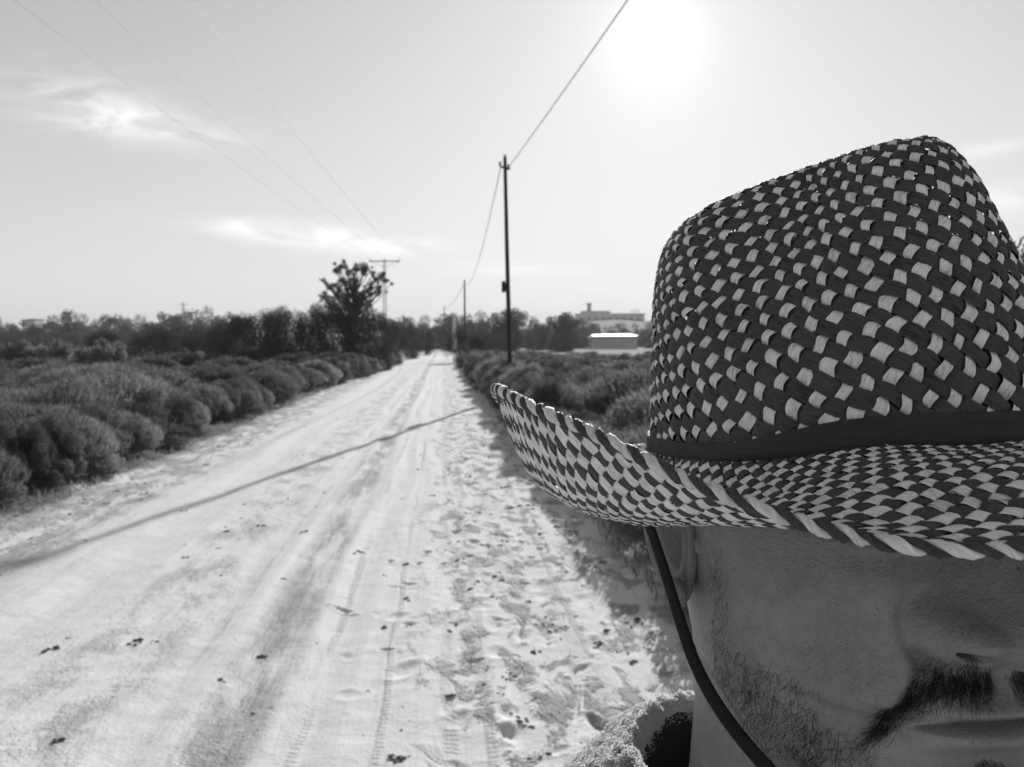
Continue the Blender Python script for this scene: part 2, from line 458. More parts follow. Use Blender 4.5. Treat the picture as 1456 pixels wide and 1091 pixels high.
# edge braid: a pale and a dark strand twisted round the rim
mb=MB()
NB=84
for mi,ph in ((0,0.),(1,math.pi)):
    k=NB*26
    th=np.linspace(0,2*math.pi,k,endpoint=False)
    c=brim(th,np.full(k,1.0)); e=1e-3
    T=brim(th+e,np.full(k,1.))-brim(th-e,np.full(k,1.)); T/=np.linalg.norm(T,axis=1,keepdims=True)
    O=brim(th,np.full(k,1.0))-brim(th,np.full(k,.96)); O-=T*(O*T).sum(1,keepdims=True); O/=np.linalg.norm(O,axis=1,keepdims=True)
    Nn=np.cross(T,O)
    a=th*NB+ph+.7*np.sin(th*23)+.35*np.sin(th*61)
    ro=.0012; 
    cc=c+O*(.0012+ro*np.cos(a))[:,None]+Nn*(ro*np.sin(a))[:,None]
    # elliptical strand section lying on the rope surface
    rad_dir=O*np.cos(a)[:,None]+Nn*np.sin(a)[:,None]
    tan_dir=-O*np.sin(a)[:,None]+Nn*np.cos(a)[:,None]
    n=12; an=np.linspace(0,2*math.pi,n,endpoint=False)
    wv=(.0027*(1+.14*np.sin(th*41+mi)+.12*np.sin(th*67+2*mi)))[:,None,None]
    mix=(tan_dir*.85+T*.5)
    ang2=np.cos(an)[None,:,None]*wv
    P=cc[:,None]+ang2*mix[:,None]*.95+(np.sin(an)[None,:,None]*.00135)*rad_dir[:,None]-(np.cos(an)[None,:,None]**2*.0010)*rad_dir[:,None]
    UV=np.stack([np.broadcast_to(np.cos(an)[None,:]*.8+3*mi,(k,n)),np.broadcast_to((th*NB/2)[:,None],(k,n))],-1)
    mb.grid(hw(P,HAT_LOC),mi,UV,close_u=True,close_v=True)
mb.build('edge_braid',[M_SL,M_SD],hat,smooth=True)
# hat band
M_BAND=None
m,t,b=newmat('band_cloth'); tc=t.node('ShaderNodeTexCoord').outputs['Object']
f=t.noise(t.mapping(tc,(40,40,700)),1.,4,.6)
t.lk(t.ramp(f,[(.3,BAND_V*.8),(.7,BAND_V*1.2)]),b.inputs['Base Color']); b.inputs['Roughness'].default_value=.75
bn=t.node('ShaderNodeBump'); bn.inputs['Strength'].default_value=.4; bn.inputs['Distance'].default_value=.0004; t.lk(f,bn.inputs['Height']); t.lk(bn.outputs[0],b.inputs['Normal'])
th=np.linspace(0,2*math.pi,361)[:-1]; 
rows=[]
for zt,o in ((.002,.0012),(.0022,.0024),(.01,.0026),(.02,.0026),(.036,.0026),(.041,.0024),(.0415,.0010)):
    zz=zt*(1-.42*sstep(.55,.95,np.abs(np.sin(th))))*(1+.06*np.sin(th*2+1)+.03*np.sin(th*7))
    P=crown(th,np.maximum(zz,0)); Nn=P[:,:2]/np.linalg.norm(P[:,:2],axis=1,keepdims=True)
    P=P.copy(); P[:,:2]+=Nn*(o+.0003*np.sin(th*31+zt*40))[:,None]; P[:,2]+=(-.0015 if zt<.003 else 0)
    rows.append(P)
MB().grid(hw(np.array(rows),HAT_LOC),close_v=True).build('hat_band',m,hat,smooth=True)
# sweatband inside
rows=[]
for dz,o in ((0,-.0018),(.012,-.0022),(.03,-.003)):
    P=crown(th,np.full_like(th,.0)); P=P.copy(); P[:,:2]*=(1+o/.09); P[:,2]+=dz; rows.append(P)
MB().grid(hw(np.array(rows),HAT_LOC),close_v=True).build('sweatband',M_CORD,hat,smooth=True)
# chin cord, a flat black strap hanging from under the brim round the jaw
cpts=[(918,724,.345),(928,760,.343),(946,815,.337),(966,880,.329),(986,938,.321),(1012,990,.313),(1048,1042,.305),(1092,1093,.297),(1150,1150,.290),(1230,1200,.284),(1330,1240,.279)]
cp=np.array([[(x-728)/FPX*d,d,(545.5-y)/FPX*d] for x,y,d in cpts])
# other half mirrored through the head's middle plane
rel=cp[:,:2]-HC; loc=np.stack([rel@EX,rel@EB,cp[:,2]],-1)
mir=loc[::-1].copy(); mir[:,0]*=-1
mid=np.array([[0,-.083,mir[0,2]-.004]])
full=np.concatenate([[[-.081,.0,-.032]],loc,mid,mir,[[.081,.0,-.032]]])
tt=np.linspace(0,len(full)-1,160); full=np.stack([catmull(np.arange(len(full)),full[:,k],tt) for k in range(3)],-1)
T=np.gradient(full,axis=0); T/=np.linalg.norm(T,axis=1,keepdims=True)
outw=full-np.array([0,0.02,0]); outw[:,2]=0; outw/=np.linalg.norm(outw,axis=1,keepdims=True)
Wv=np.cross(T,outw); Wv/=np.linalg.norm(Wv,axis=1,keepdims=True); Nn=np.cross(Wv,T)
sec=[(-1,-.4),(-1,.4),(-.6,.75),(.6,.75),(1,.4),(1,-.4),(.6,-.75),(-.6,-.75)]
P=np.stack([full+Wv*(a*.0029)+Nn*(b*.0012) for a,b in sec],1)
MB().grid(hw(P,HAT_LOC),close_v=True).build('chin_cord',M_CORD,hat,smooth=True)
# ================================================================== PERSON
PLOC = h2c(np.array([0,.03,0.])); PLOC = c2w(PLOC); PLOC = np.array([PLOC[0],PLOC[1],0.])
person=empty('person', tuple(PLOC)); tag(person,'bearded man in a straw hat and fleece-collared jacket, face half inside the frame','person')
Zk=np.array([-.200,-.180,-.170,-.163,-.155,-.145,-.135,-.128,-.122,-.1165,-.1135,-.110,-.104,-.097,-.090,-.080,-.070,-.058,-.047,-.036,-.022,0,.025,.045,.060,.066])
Fk=np.array([ .060, .072, .084, .0925,.0975,.0990,.0965,.0955,.0985,.1010,.0985,.1015,.1010,.0985,.0965,.0945,.0925,.0895,.0880,.0945,.0950,.0930,.083,.064,.036,.004])
Wk=np.array([ .022, .036, .043, .0500,.0550,.0590,.0618,.0630,.0638,.0643,.0646,.0649,.0654,.0658,.0664,.0676,.0690,.0708,.0712,.0718,.0730,.0725,.066,.052,.030,.004])
def frontd(z): return np.interp(z,Zk,Fk)
Bk=np.array([ .070, .072, .074, .076, .078, .080, .083, .084, .085, .086, .086, .087, .088, .090, .092, .094, .096, .097, .098, .098, .097, .093,.083,.064,.036,.004])
def bump2(x,z,x0,z0,sx,sz): return np.exp(-((x-x0)/sx)**2-((z-z0)/sz)**2)
def face(th, z, detail=True):
    """th from the front (+ = wearer's left), z camera height. returns local XYZ"""
    th,z=np.broadcast_arrays(np.asarray(th,float),np.asarray(z,float))
    F=catmull(Zk,Fk,z); Wd=catmull(Zk,Wk,z); B=catmull(Zk,Bk,z)
    a=np.abs(((th+math.pi)%(2*math.pi))-math.pi); sn=np.sin(a); cs=np.cos(a)
    front=cs>0
    n=np.where(front,2.45,2.1)
    L=np.where(front,F,B)
    r=((sn/Wd)**n+(np.abs(cs)/L)**n)**(-1/n)
    # neck : cylinder further back; jaw border climbs towards the ear
    zb=-.168+.040*sstep(.45,1.75,a)
    nx,ny,nr=0.,.026,.0540
    ncy=ny+np.clip(-.14-z,0,.1)*.18
    dx=np.sin(a); dy=-np.cos(a)
    bq=dy*ncy; rn=bq+np.sqrt(np.maximum(bq*bq-(ncy*ncy-nr*nr),1e-8))
    flare=sstep(-.20,-.27,z)*.055*(.35+.65*np.abs(np.sin(a)))
    rn=rn+flare
    k=sstep(zb-.011,zb+.006,z)
    r=np.where(z<zb+.006, rn*(1-k)+r*k, r)
    r=np.where((a>1.9)&(z<-.1), r*sstep(-.16,-.1,z)+rn*(1-sstep(-.16,-.1,z)), r)
    X=r*np.sin(th); Y=-r*np.cos(th); Z=z.copy()
    if detail:
        x=X; ax=np.abs(x); fr=np.clip(cs,0,1)**.5
        dY=np.zeros_like(z); dZ=np.zeros_like(z); dX=np.zeros_like(z)
        # nose bridge and tip
        hz=np.interp(z,[-.100,-.0960,-.0925,-.0885,-.083,-.0765,-.070,-.060,-.050,-.043,-.036,-.028],[0,.0015,.0060,.0200,.0272,.0278,.0228,.0165,.0120,.0085,.0040,0])
        wz=np.interp(z,[-.098,-.088,-.080,-.070,-.055,-.04,-.03],[.0130,.0130,.0128,.0098,.0074,.0085,.012])
        nose=hz*np.exp(-(ax/wz)**2.2*.85)
        # base of the pyramid towards the cheeks
        nose+=hz*.16*np.exp(-(ax/.019)**2)
        dY-=nose
        # alar wings
        al=.0132*np.exp(-(((ax-.0170)/.0064)**2+((z+.0838)/.0078)**2)**1.3)
        dY-=al
        dX+=np.sign(x)*.0022*bump2(ax,z,.018,-.086,.005,.007)
        # groove round the wing
        gr=np.hypot((ax-.0180)/1.0,(z+.0840)/1.15)
        dY+=.0034*np.exp(-((gr-.0108)/.0034)**2)*sstep(.014,.021,ax)*sstep(-.101,-.094,z)*sstep(-.068,-.080,z)
        dY+=.0020*bump2(ax,z,.024,-.072,.007,.010)
        # nostril: pocket under the wing
        dY+=.0150*np.exp(-(((ax-.0128)/.0046)**2+((z+.0898-.25*(ax-.0128))/.0017)**2))
        # underside of nose tipped
        dZ+=-.0028*np.exp(-(ax/.006)**2)*np.exp(-((z+.090)/.004)**2)
        # philtrum
        dY+=.0018*np.exp(-(ax/.0035)**2)*np.exp(-((z+.1005)/.006)**2)
        dY-=.0012*np.exp(-((ax-.0062)/.0028)**2)*np.exp(-((z+.1005)/.006)**2)
        # nasolabial fold
        xf=.0215+(-z-.088)*.42
        fold=np.exp(-((ax-xf)/.0030)**2)*sstep(-.122,-.110,z)*sstep(-.080,-.090,z)
        dY+=.0022*fold
        dY-=.0030*np.exp(-((ax-xf-.009)/.009)**2)*sstep(-.128,-.108,z)*sstep(-.072,-.088,z)
        # lips
        lw=.0255
        inl=np.clip(1-(ax/lw)**2,0,1)
        zm=-.1142-.0009*np.cos(ax/lw*math.pi)-.0042*(ax/lw)**2
        dY-=(.0036*np.exp(-((z-zm-.0042)/.0032)**2)+.0050*np.exp(-((z-zm+.0048)/.0042)**2))*inl**.7
        dY+=.0046*np.exp(-((z-zm)/.00115)**2)*sstep(lw+.004,lw-.003,ax)
        dY+=.0030*bump2(ax,z,lw+.002,-.1190,.0045,.0045)
        dY+=.0030*np.exp(-(ax/.018)**2)*np.exp(-((z+.1300)/.0045)**2)
        # chin ball
        dY-=.0035*bump2(ax,z,0,-.150,.016,.010)
        # cheek bone, hollow, eye socket, brow
        dY-=.0045*bump2(ax,z,.043,-.071,.016,.011)
        dY+=.0022*bump2(ax,z,.047,-.104,.013,.014)
        dY+=.0085*bump2(ax,z,.031,-.0475,.015,.0085)
        dY-=.0060*bump2(ax,z,.031,-.0475,.0115,.0070)      # eyeball and lids
        dY-=.0030*bump2(ax,z,.030,-.0350,.018,.0045)
        dY+=.0030*bump2(ax,z,.020,-.060,.010,.010)
        dY-=.0028*bump2(ax,z,.036,-.056,.012,.0045)
        # ear hole region / sideburn plane
        X=X+dX*fr; Y=Y+dY*fr; Z=Z+dZ*fr
    return np.stack([X,Y,Z],-1)
# --- skin material
def skin():
    m,t,b=newmat('skin')
    tc=t.node('ShaderNodeTexCoord').outputs['Object']
    a=t.noise(tc,28,4,.6); c_=t.noise(tc,260,3,.6); d_=t.noise(tc,900,2,.5)
    f=t.math('ADD',t.math('MULTIPLY',a,.6),t.math('ADD',t.math('MULTIPLY',c_,.25),t.math('MULTIPLY',d_,.15)))
    base=t.ramp(f,[(.38,SKIN_V*.80),(.60,SKIN_V*1.16)])
    # freckles and stubble dots
    v=t.node('ShaderNodeTexVoronoi'); v.inputs['Scale'].default_value=330; t.lk(tc,v.inputs['Vector'])
    sp=t.maprange(v.outputs['Distance'],.08,.19,1,0)
    msk=t.maprange(t.noise(tc,120,2),  .50,.60)
    k=t.math('SUBTRACT',1.0,t.math('MULTIPLY',t.math('MULTIPLY',sp,msk),.55))
    v2=t.node('ShaderNodeTexVoronoi'); v2.inputs['Scale'].default_value=130; t.lk(tc,v2.inputs['Vector'])
    sp2=t.maprange(v2.outputs['Distance'],.05,.13,1,0); msk2=t.maprange(t.noise(tc,60,2),.53,.60)
    k2=t.math('SUBTRACT',1.0,t.math('MULTIPLY',t.math('MULTIPLY',sp2,msk2),.5))
    sc2=t.node('ShaderNodeVectorMath',operation='SCALE'); t.lk(base,sc2.inputs[0]); t.lk(t.math('MULTIPLY',k,k2),sc2.inputs['Scale'])
    t.lk(sc2.outputs[0],b.inputs['Base Color'])
    b.inputs['Roughness'].default_value=.52; b.inputs['Specular IOR Level'].default_value=.35
    b.inputs['Subsurface Weight'].default_value=.12; b.inputs['Subsurface Radius'].default_value=(.004,.004,.004); b.inputs['Subsurface Scale'].default_value=1.0
    bn=t.node('ShaderNodeBump'); bn.inputs['Strength'].default_value=.7; bn.inputs['Distance'].default_value=.0007
    pv=t.node('ShaderNodeTexVoronoi'); pv.inputs['Scale'].default_value=900; t.lk(tc,pv.inputs['Vector'])
    h=t.math('ADD',t.math('MULTIPLY',c_,.6),t.math('ADD',t.math('MULTIPLY',pv.outputs['Distance'],.5),t.math('MULTIPLY',d_,.4)))
    t.lk(h,bn.inputs['Height']); t.lk(bn.outputs[0],b.inputs['Normal'])
    return m
M_SKIN=skin()
def grade(lo,hi,n,focus,w,dens):
    u=np.linspace(lo,hi,4000); d=1+dens*np.exp(-((u-focus)/w)**2)
    c=np.concatenate([[0],np.cumsum((d[1:]+d[:-1])/2)]); c/=c[-1]
    return np.interp(np.linspace(0,1,n),c,u)
thg=grade(-math.pi,math.pi,620,-.25,.75,6)[:-1]
zg=np.concatenate([np.linspace(-.34,-.175,40)[:-1],grade(-.175,.066,420,-.098,.030,5)])
TH,ZZ=np.meshgrid(thg,zg,indexing='ij')
P=face(TH,ZZ)
P=P[::1]
mb=MB(); 
Pw=c2w(h2c(P))-PLOC
nu,nv=P.shape[:2]
mb.grid(Pw,0,close_u=True)
mb.add(Pw[:, -1].mean(0)[None],np.zeros((0,4),int))
ctop=mb.n-1
mb.f.append(np.array([[u_*nv+nv-1,((u_+1)%nu)*nv+nv-1,ctop,ctop] for u_ in range(nu)])); mb.m.append(np.zeros(nu,int))
# ears (one continuous piece with the head: rooted inside the skull surface)
def ear(side):
    """side -1 = wearer's right.  built as a bent elliptical dish with a rolled rim"""
    m=44; k=15
    out=[]
    cz=-.071; cy=.016; H=.0315; Wd=.0175
    ang=np.linspace(0,2*math.pi,m,endpoint=False)
    sy=np.cos(ang)       # + = back
    sz=np.sin(ang)       # + = up
    shape=1+.10*np.sin(ang)-.12*np.exp(-((ang-4.2)/.7)**2)
    ey=cy+Wd*sy*shape*(1+.18*sz)-.006*sz*-1*.6; ez=cz+H*sz
    # distance from skull : the back of the ear stands off
    off=.0020+.0105*np.clip((sy+1)/2,0,1)**.9*(1-.25*np.abs(sz)**3)
    # radial profile: (fraction of radius, extra offset)
    prof=[(0,-.006),(.25,-.0058),(.42,-.004),(.52,.0008),(.60,.0022),(.68,.0006),(.78,-.0018),(.86,-.001),(.92,.0016),(.97,.0024),(1.0,.0014),(1.005,-.0006),(.97,-.0022),(.88,-.0032),(.6,-.006),(.3,-.010)]
    rows=[]
    ccy,ccz=cy-.002,cz+.002
    for f,o in prof:
        yy=ccy+(ey-ccy)*f; z2=ccz+(ez-ccz)*f
        oo=.0035+(off-.0035)*f**1.3+o
        # skull half width near there
        hw_=.0685+ (z2+.07)*.10
        rows.append(np.stack([side*(hw_+oo), yy, z2],-1))
    rows=np.array(rows)
    return rows
for sd in (-1,1):
    E=ear(sd)
    if sd>0: E=E[:, ::-1]
    mb.grid(c2w(h2c(E))-PLOC,0,close_v=True)
    # tragus / lobe
    th=np.linspace(0,math.pi,9); ph=np.linspace(0,2*math.pi,14,endpoint=False)
    A_t,B_t=np.meshgrid(th,ph,indexing='ij')
    for (ox,oy,oz,rx,ry,rz) in ((.0665,-.003,-.072,.0040,.0045,.0060),(.0765,.003,-.0955,.0042,.0075,.0075)):
        S=np.stack([sd*(ox+rx*np.sin(A_t)*np.cos(B_t)), oy+ry*np.sin(A_t)*np.sin(B_t), oz+rz*np.cos(A_t)],-1)
        mb.grid(c2w(h2c(S))-PLOC,0,close_v=True)
# trunk and legs under the clothes: continues the neck surface down to the ground
def ring(cx,cy,rx,ry,z,n=40):
    a=np.linspace(0,2*math.pi,n,endpoint=False)
    return np.stack([cx+rx*np.cos(a),cy+ry*np.sin(a),np.full(n,z)],-1)
LZ=lambda z: z   # local z equals camera z (≈ metres relative to the camera)
tr=[ring(0,.035,.075,.07,-.30),ring(0,.04,.15,.08,-.33),ring(0,.045,.185,.10,-.40),ring(0,.045,.17,.105,-.55),ring(0,.045,.155,.10,-.75),ring(0,.045,.17,.11,-.88),ring(0,.045,.10,.09,-.95)]
mb.grid(c2w(h2c(np.array(tr)))-PLOC,0,close_v=True)
body=mb.build('body',M_SKIN,person,smooth=True)
body['label']='bare skin of cheek, nose, lips, right ear and neck'

# --- hairs
M_HAIR,t,b=newmat('beard_hair'); b.inputs['Base Color'].default_value=(.010,.010,.010,1); b.inputs['Roughness'].default_value=.45; b.inputs['Specular IOR Level'].default_value=.35
def frame(th,z):
    e=1e-3
    P=face(th,z); du=face(th+e,z)-face(th-e,z); dv=face(th,z+e*.1)-face(th,z-e*.1)
    du/=np.linalg.norm(du,axis=-1,keepdims=True)+1e-12; dv/=np.linalg.norm(dv,axis=-1,keepdims=True)+1e-12
    N=np.cross(du,dv); N/=np.linalg.norm(N,axis=-1,keepdims=True)+1e-12
    return P,du,dv,N
def hairs(th,z,dir_uv,length,lift,curl,rad,nseg=6):
    """grow hairs on the skin; dir_uv = direction in the (du,dv) plane"""
    n=len(th); P,du,dv,N=frame(th,z)
    D=du*dir_uv[:,0:1]+dv*dir_uv[:,1:2]; D/=np.linalg.norm(D,axis=1,keepdims=True)
    S=np.cross(N,D)
    s=np.linspace(0,1,nseg)
    bend=curl[:,None]*s[None]
    L=length[:,None]
    fwd=np.cumsum(np.cos(bend),1)/nseg*L; fwd-=fwd[:,:1]; side=np.cumsum(np.sin(bend),1)/nseg*L; side-=side[:,:1]
    up=lift[:,None]*L*np.sin(s[None]*math.pi*.62)-.0002
    C=P[:,None]+D[:,None]*fwd[...,None]+S[:,None]*side[...,None]+N[:,None]*up[...,None]
    rr=rad[:,None]*np.linspace(1,.28,nseg)[None]
    T=np.gradient(C,axis=1); T/=np.linalg.norm(T,axis=-1,keepdims=True)+1e-12
    A=np.cross(T,N[:,None]); A/=np.linalg.norm(A,axis=-1,keepdims=True)+1e-12; Bv=np.cross(T,A)
    an=np.array([0,2.094,4.189])
    V=C[:,:,None]+rr[:,:,None,None]*(np.cos(an)[None,None,:,None]*A[:,:,None]+np.sin(an)[None,None,:,None]*Bv[:,:,None])
    g=np.arange(nseg*3).reshape(nseg,3); g2=np.roll(g,-1,1)
    Fq=np.stack([g[:-1],g[1:],g2[1:],g2[:-1]],-1).reshape(-1,4)
    F=(Fq[None]+(np.arange(n)*nseg*3)[:,None,None]).reshape(-1,4)
    return c2w(h2c(V.reshape(-1,3)))-PLOC, F
hr=np.random.default_rng(3)
def th_of(x,z):
    """angle whose surface point has lateral x"""
    th=x/.1
    for _ in range(12):
        P=face(th,z,False); th=th-(P[...,0]-x)/.085
    return th
mb=MB()
# mustache: from the philtrum outwards, drooping past the mouth corner
def mous(n,side):
    u=hr.random(n)**1.15            # 0 centre .. 1 outer tip
    x=.0045+.034*u
    zc=-.0998-.0008*u-.030*np.clip(u-.45,0,1)**1.4*1.6
    hgt=np.interp(u,[0,.15,.5,.75,1],[.0056,.0068,.0060,.0060,.0045])*(.8+.35*hr.random(n))
    z=zc+np.clip(hr.normal(0,.55,n),-1.3,1.3)*hgt
    x=x+hr.normal(0,.0009,n)*(x<.008)
    ang=np.interp(u,[0,.3,.7,1],[-1.45,-1.25,-.95,-.85])+hr.normal(0,.22,n)
    d=np.stack([np.cos(ang)*side,np.sin(ang)],-1)
    ln=np.interp(u,[0,.5,1],[.0050,.0070,.0095])*(.45+.9*hr.random(n))
    return th_of(side*x,z),z,d,ln,.30+.12*hr.normal(size=n),hr.normal(0,.5,n)+side*.25,np.full(n,.000052)*(1+.3*hr.random(n))
for sd in (-1,1):
    V,F=hairs(*mous(2000,sd)); mb.add(V,F)
o=mb.build('mustache',M_HAIR,person); o['label']='dark drooping moustache'
mb=MB()
def region(n,fx,fz,ang,la,cu,rad=.00005,side=-1,lift=.25):
    x=fx(n); z=fz(n,x)
    a=ang+hr.normal(0,.35,n)
    d=np.stack([np.cos(a),np.sin(a)],-1); d[:,0]*=-side if side<0 else 1
    return th_of(side*x,z),z,d,la[0]+(la[1]-la[0])*hr.random(n)**1.5,lift+.1*hr.normal(size=n),hr.normal(0,cu,n),np.full(n,rad)*(1+.4*hr.random(n))
def thregion(n,a0,a1,zfun,ang,la,cu,rad,side,lift=.22,sp=.4):
    a=a0+(a1-a0)*hr.random(n); z=zfun(n,a)
    an=ang+hr.normal(0,sp,n); d=np.stack([np.cos(an)*side,np.sin(an)],-1)
    return side*a,z,d,la[0]+(la[1]-la[0])*hr.random(n)**1.6,lift+.1*hr.normal(size=n),hr.normal(0,cu,n),np.full(n,rad)*(1+.4*hr.random(n))
for sd in (-1,1):
    # jaw line beard: dense low, thinning upwards
    jl=lambda n,a: -.166+.040*sstep(.45,1.75,a)+ np.abs(hr.normal(0,1,n))*.017+.001
    V,F=hairs(*thregion(850,.35,1.45,jl,-1.0,(.002,.011),1.1,.000048,sd)); mb.add(V,F)
    # cheek part near the mouth corner joining moustache and beard
    V,F=hairs(*thregion(300,.40,.68,lambda n,a:-.124-.026*hr.random(n),-1.3,(.006,.013),1.1,.000072,sd)); mb.add(V,F)
    V,F=hairs(*thregion(330,.60,1.10,lambda n,a:-.105-.036*hr.random(n)-.004,-1.25,(.006,.014),1.3,.000075,sd)); mb.add(V,F)
    # sideburn strip in front of the ear
    V,F=hairs(*thregion(700,1.18,1.42,lambda n,a:-.066-.075*hr.random(n)**.8,-1.5,(.0025,.006),.5,.00004,sd,.12,.25)); mb.add(V,F)
    # scattered single hairs on the cheek
    V,F=hairs(*thregion(110,.55,1.25,lambda n,a:-.095-.035*hr.random(n),-1.4,(.002,.006),.9,.00004,sd,.15,.5)); mb.add(V,F)
    # soul patch and chin
    V,F=hairs(*thregion(700,.0,.22,lambda n,a:-.1295-.012*hr.random(n)-.03*a,-1.5,(.004,.008),.4,.00006,sd)); mb.add(V,F)
    V,F=hairs(*thregion(900,.0,.45,lambda n,a:-.146-.018*hr.random(n),-1.5,(.005,.012),.6,.00006,sd)); mb.add(V,F)
o=mb.build('beard',M_HAIR,person); o['label']='sparse dark beard along the jaw'

# --- jacket: shoulders, sleeves and a thick fleece collar
def fleece(tr=.0):
    m,t,b=newmat('fleece')
    tc=t.node('ShaderNodeTexCoord').outputs['Object']
    n=t.noise(tc,160,4,.7)
    t.lk(t.ramp(n,[(.35,FLEECE_V*.8),(.65,FLEECE_V)]),b.inputs['Base Color']); b.inputs['Roughness'].default_value=.95
    b.inputs['Sheen Weight'].default_value=.5; b.inputs['Sheen Roughness'].default_value=.4
    bn=t.node('ShaderNodeBump'); bn.inputs['Strength'].default_value=.9; bn.inputs['Distance'].default_value=.004; t.lk(n,bn.inputs['Height']); t.lk(bn.outputs[0],b.inputs['Normal'])
    tl=t.node('ShaderNodeBsdfTranslucent'); tl.inputs[0].default_value=(FLEECE_V,)*3+(1,)
    mx=t.node('ShaderNodeMixShader'); mx.inputs[0].default_value=.7; t.lk(b.outputs[0],mx.inputs[1]); t.lk(tl.outputs[0],mx.inputs[2]); t.lk(mx.outputs[0],t.N['Material Output'].inputs[0])
    return m
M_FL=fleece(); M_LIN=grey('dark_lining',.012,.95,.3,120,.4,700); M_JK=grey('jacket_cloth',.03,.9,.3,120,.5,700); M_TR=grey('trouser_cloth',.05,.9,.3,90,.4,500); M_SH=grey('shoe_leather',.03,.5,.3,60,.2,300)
n=96; a=np.linspace(0,2*math.pi,n,endpoint=False)     # 0 = front, + = left
S_=np.sin(a); C_=-np.cos(a)
def loop(rx,ry,cy,zf,zb,zs): 
    z=np.where(C_<0, zs+(zf-zs)*(-C_)**1.5, zs+(zb-zs)*(C_)**1.5)
    return np.stack([rx*S_*(1+.04*np.sin(5*a)), cy+ry*C_, z+.003*np.sin(7*a+1)],-1)
sec=[]
rows=[loop(.062,.060,.042,-.40,-.27,-.270),
      loop(.066,.066,.044,-.38,-.235,-.240),
      loop(.0715,.071,.045,-.370,-.206,-.212),
      loop(.0765,.076,.047,-.362,-.191,-.199),
      loop(.084,.081,.049,-.360,-.186,-.194),
      loop(.093,.089,.052,-.364,-.191,-.199),
      loop(.110,.102,.055,-.374,-.203,-.210),
      loop(.128,.113,.057,-.392,-.230,-.233)]
jk=np.array(rows); jk[...,2]-=.006
# the shoulders widen
J=MB()
jr=[loop(.116,.102,.056,-.41,-.25,-.245),loop(.155,.112,.052,-.42,-.285,-.272),loop(.200,.118,.048,-.42,-.325,-.295),loop(.222,.124,.045,-.44,-.37,-.345),loop(.222,.128,.045,-.50,-.45,-.43),
    loop(.20,.130,.045,-.60,-.60,-.60),loop(.195,.128,.045,-.75,-.75,-.75),loop(.20,.135,.045,-.92,-.92,-.92),loop(.19,.128,.045,-.925,-.925,-.925)]
J.grid(c2w(h2c(np.array(jr)))-PLOC,0,close_v=True)
# sleeves: left hand reaches forward past the frame holding the camera, right arm hangs
armR=np.array([[-.195,.045,-.36],[-.235,.06,-.50],[-.245,.07,-.66],[-.235,.03,-.80],[-.225,-.02,-.90]])
armL=np.array([[.195,.045,-.36],[.235,.03,-.48],[.215,-.06,-.58],[.10,-.17,-.50],[.03,-.26,-.36]])
for A in (armR,armL):
    J.tube(c2w(h2c(catmull(np.arange(5),A,np.linspace(0,4,33))))-PLOC,np.interp(np.linspace(0,1,33),[0,.2,.5,.75,1],[.072,.066,.058,.050,.046]),20)
jo=J.build('jacket',M_JK,person,smooth=True)
# fleece collar as sub-part of the jacket, with real curls of fibre
nl_=len(jk)
cb=MB()
dense=catmull(np.arange(nl_),jk,np.linspace(0,nl_-1,60))
pert=.0012*np.sin(dense[...,0]*410+1)*np.sin(dense[...,1]*370)
dense=dense*1.0; dense[...,2]+=pert*2
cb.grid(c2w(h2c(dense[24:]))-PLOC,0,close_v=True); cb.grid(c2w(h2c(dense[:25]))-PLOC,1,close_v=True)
col_=cb.build('collar',[M_FL,M_LIN],jo,smooth=True); col_['label']='thick pale fleece collar catching the sun on its edge'
# curls
nc=46000
ii=22+hr.random(nc)*36; jj=hr.random(nc)*n
i0=ii.astype(int); j0=jj.astype(int)
p0=dense[i0,j0]; pu=dense[np.minimum(i0+1,59),j0]-dense[np.maximum(i0-1,0),j0]; pv=dense[i0,(j0+1)%n]-dense[i0,j0-1]
fu=(ii-i0)[:,None]; fv=(jj-j0)[:,None]
p0=p0*(1-fu)*(1-fv)+dense[np.minimum(i0+1,59),j0]*fu*(1-fv)+dense[i0,(j0+1)%n]*(1-fu)*fv+dense[np.minimum(i0+1,59),(j0+1)%n]*fu*fv
N=np.cross(pv,pu); N/=np.linalg.norm(N,axis=1,keepdims=True)+1e-9
N[N[:,2]*0+((p0-np.array([0,.05,-.2]))*N).sum(1)*0<0]*=1
T1=pu/np.linalg.norm(pu,axis=1,keepdims=True); T2=np.cross(N,T1)
ph=hr.random(nc)*6.28; s=np.linspace(0,1,6)
rad=.0022*(.6+.8*hr.random(nc)); lift=.0075*(.4+hr.random(nc)**1.5)
ang=ph[:,None]+s[None]*5.0*np.sign(hr.random(nc)-.5)[:,None]
Cc=p0[:,None]+T1[:,None]*(rad[:,None]*np.cos(ang))[...,None]+T2[:,None]*(rad[:,None]*np.sin(ang))[...,None]+N[:,None]*(lift[:,None]*s[None])[...,None]
T=np.gradient(Cc,axis=1); T/=np.linalg.norm(T,axis=-1,keepdims=True)+1e-9
Aa=np.cross(T,N[:,None]); Aa/=np.linalg.norm(Aa,axis=-1,keepdims=True)+1e-9; Bb=np.cross(T,Aa)
an=np.array([0,2.094,4.189]); rr=np.linspace(.00032,.00014,6)
V=Cc[:,:,None]+rr[None,:,None,None]*(np.cos(an)[None,None,:,None]*Aa[:,:,None]+np.sin(an)[None,None,:,None]*Bb[:,:,None])
g=np.arange(18).reshape(6,3); g2=np.roll(g,-1,1); Fq=np.stack([g[:-1],g[1:],g2[1:],g2[:-1]],-1).reshape(-1,4)
fz=MB().add(c2w(h2c(V.reshape(-1,3)))-PLOC,(Fq[None]+(np.arange(nc)*18)[:,None,None]).reshape(-1,4))
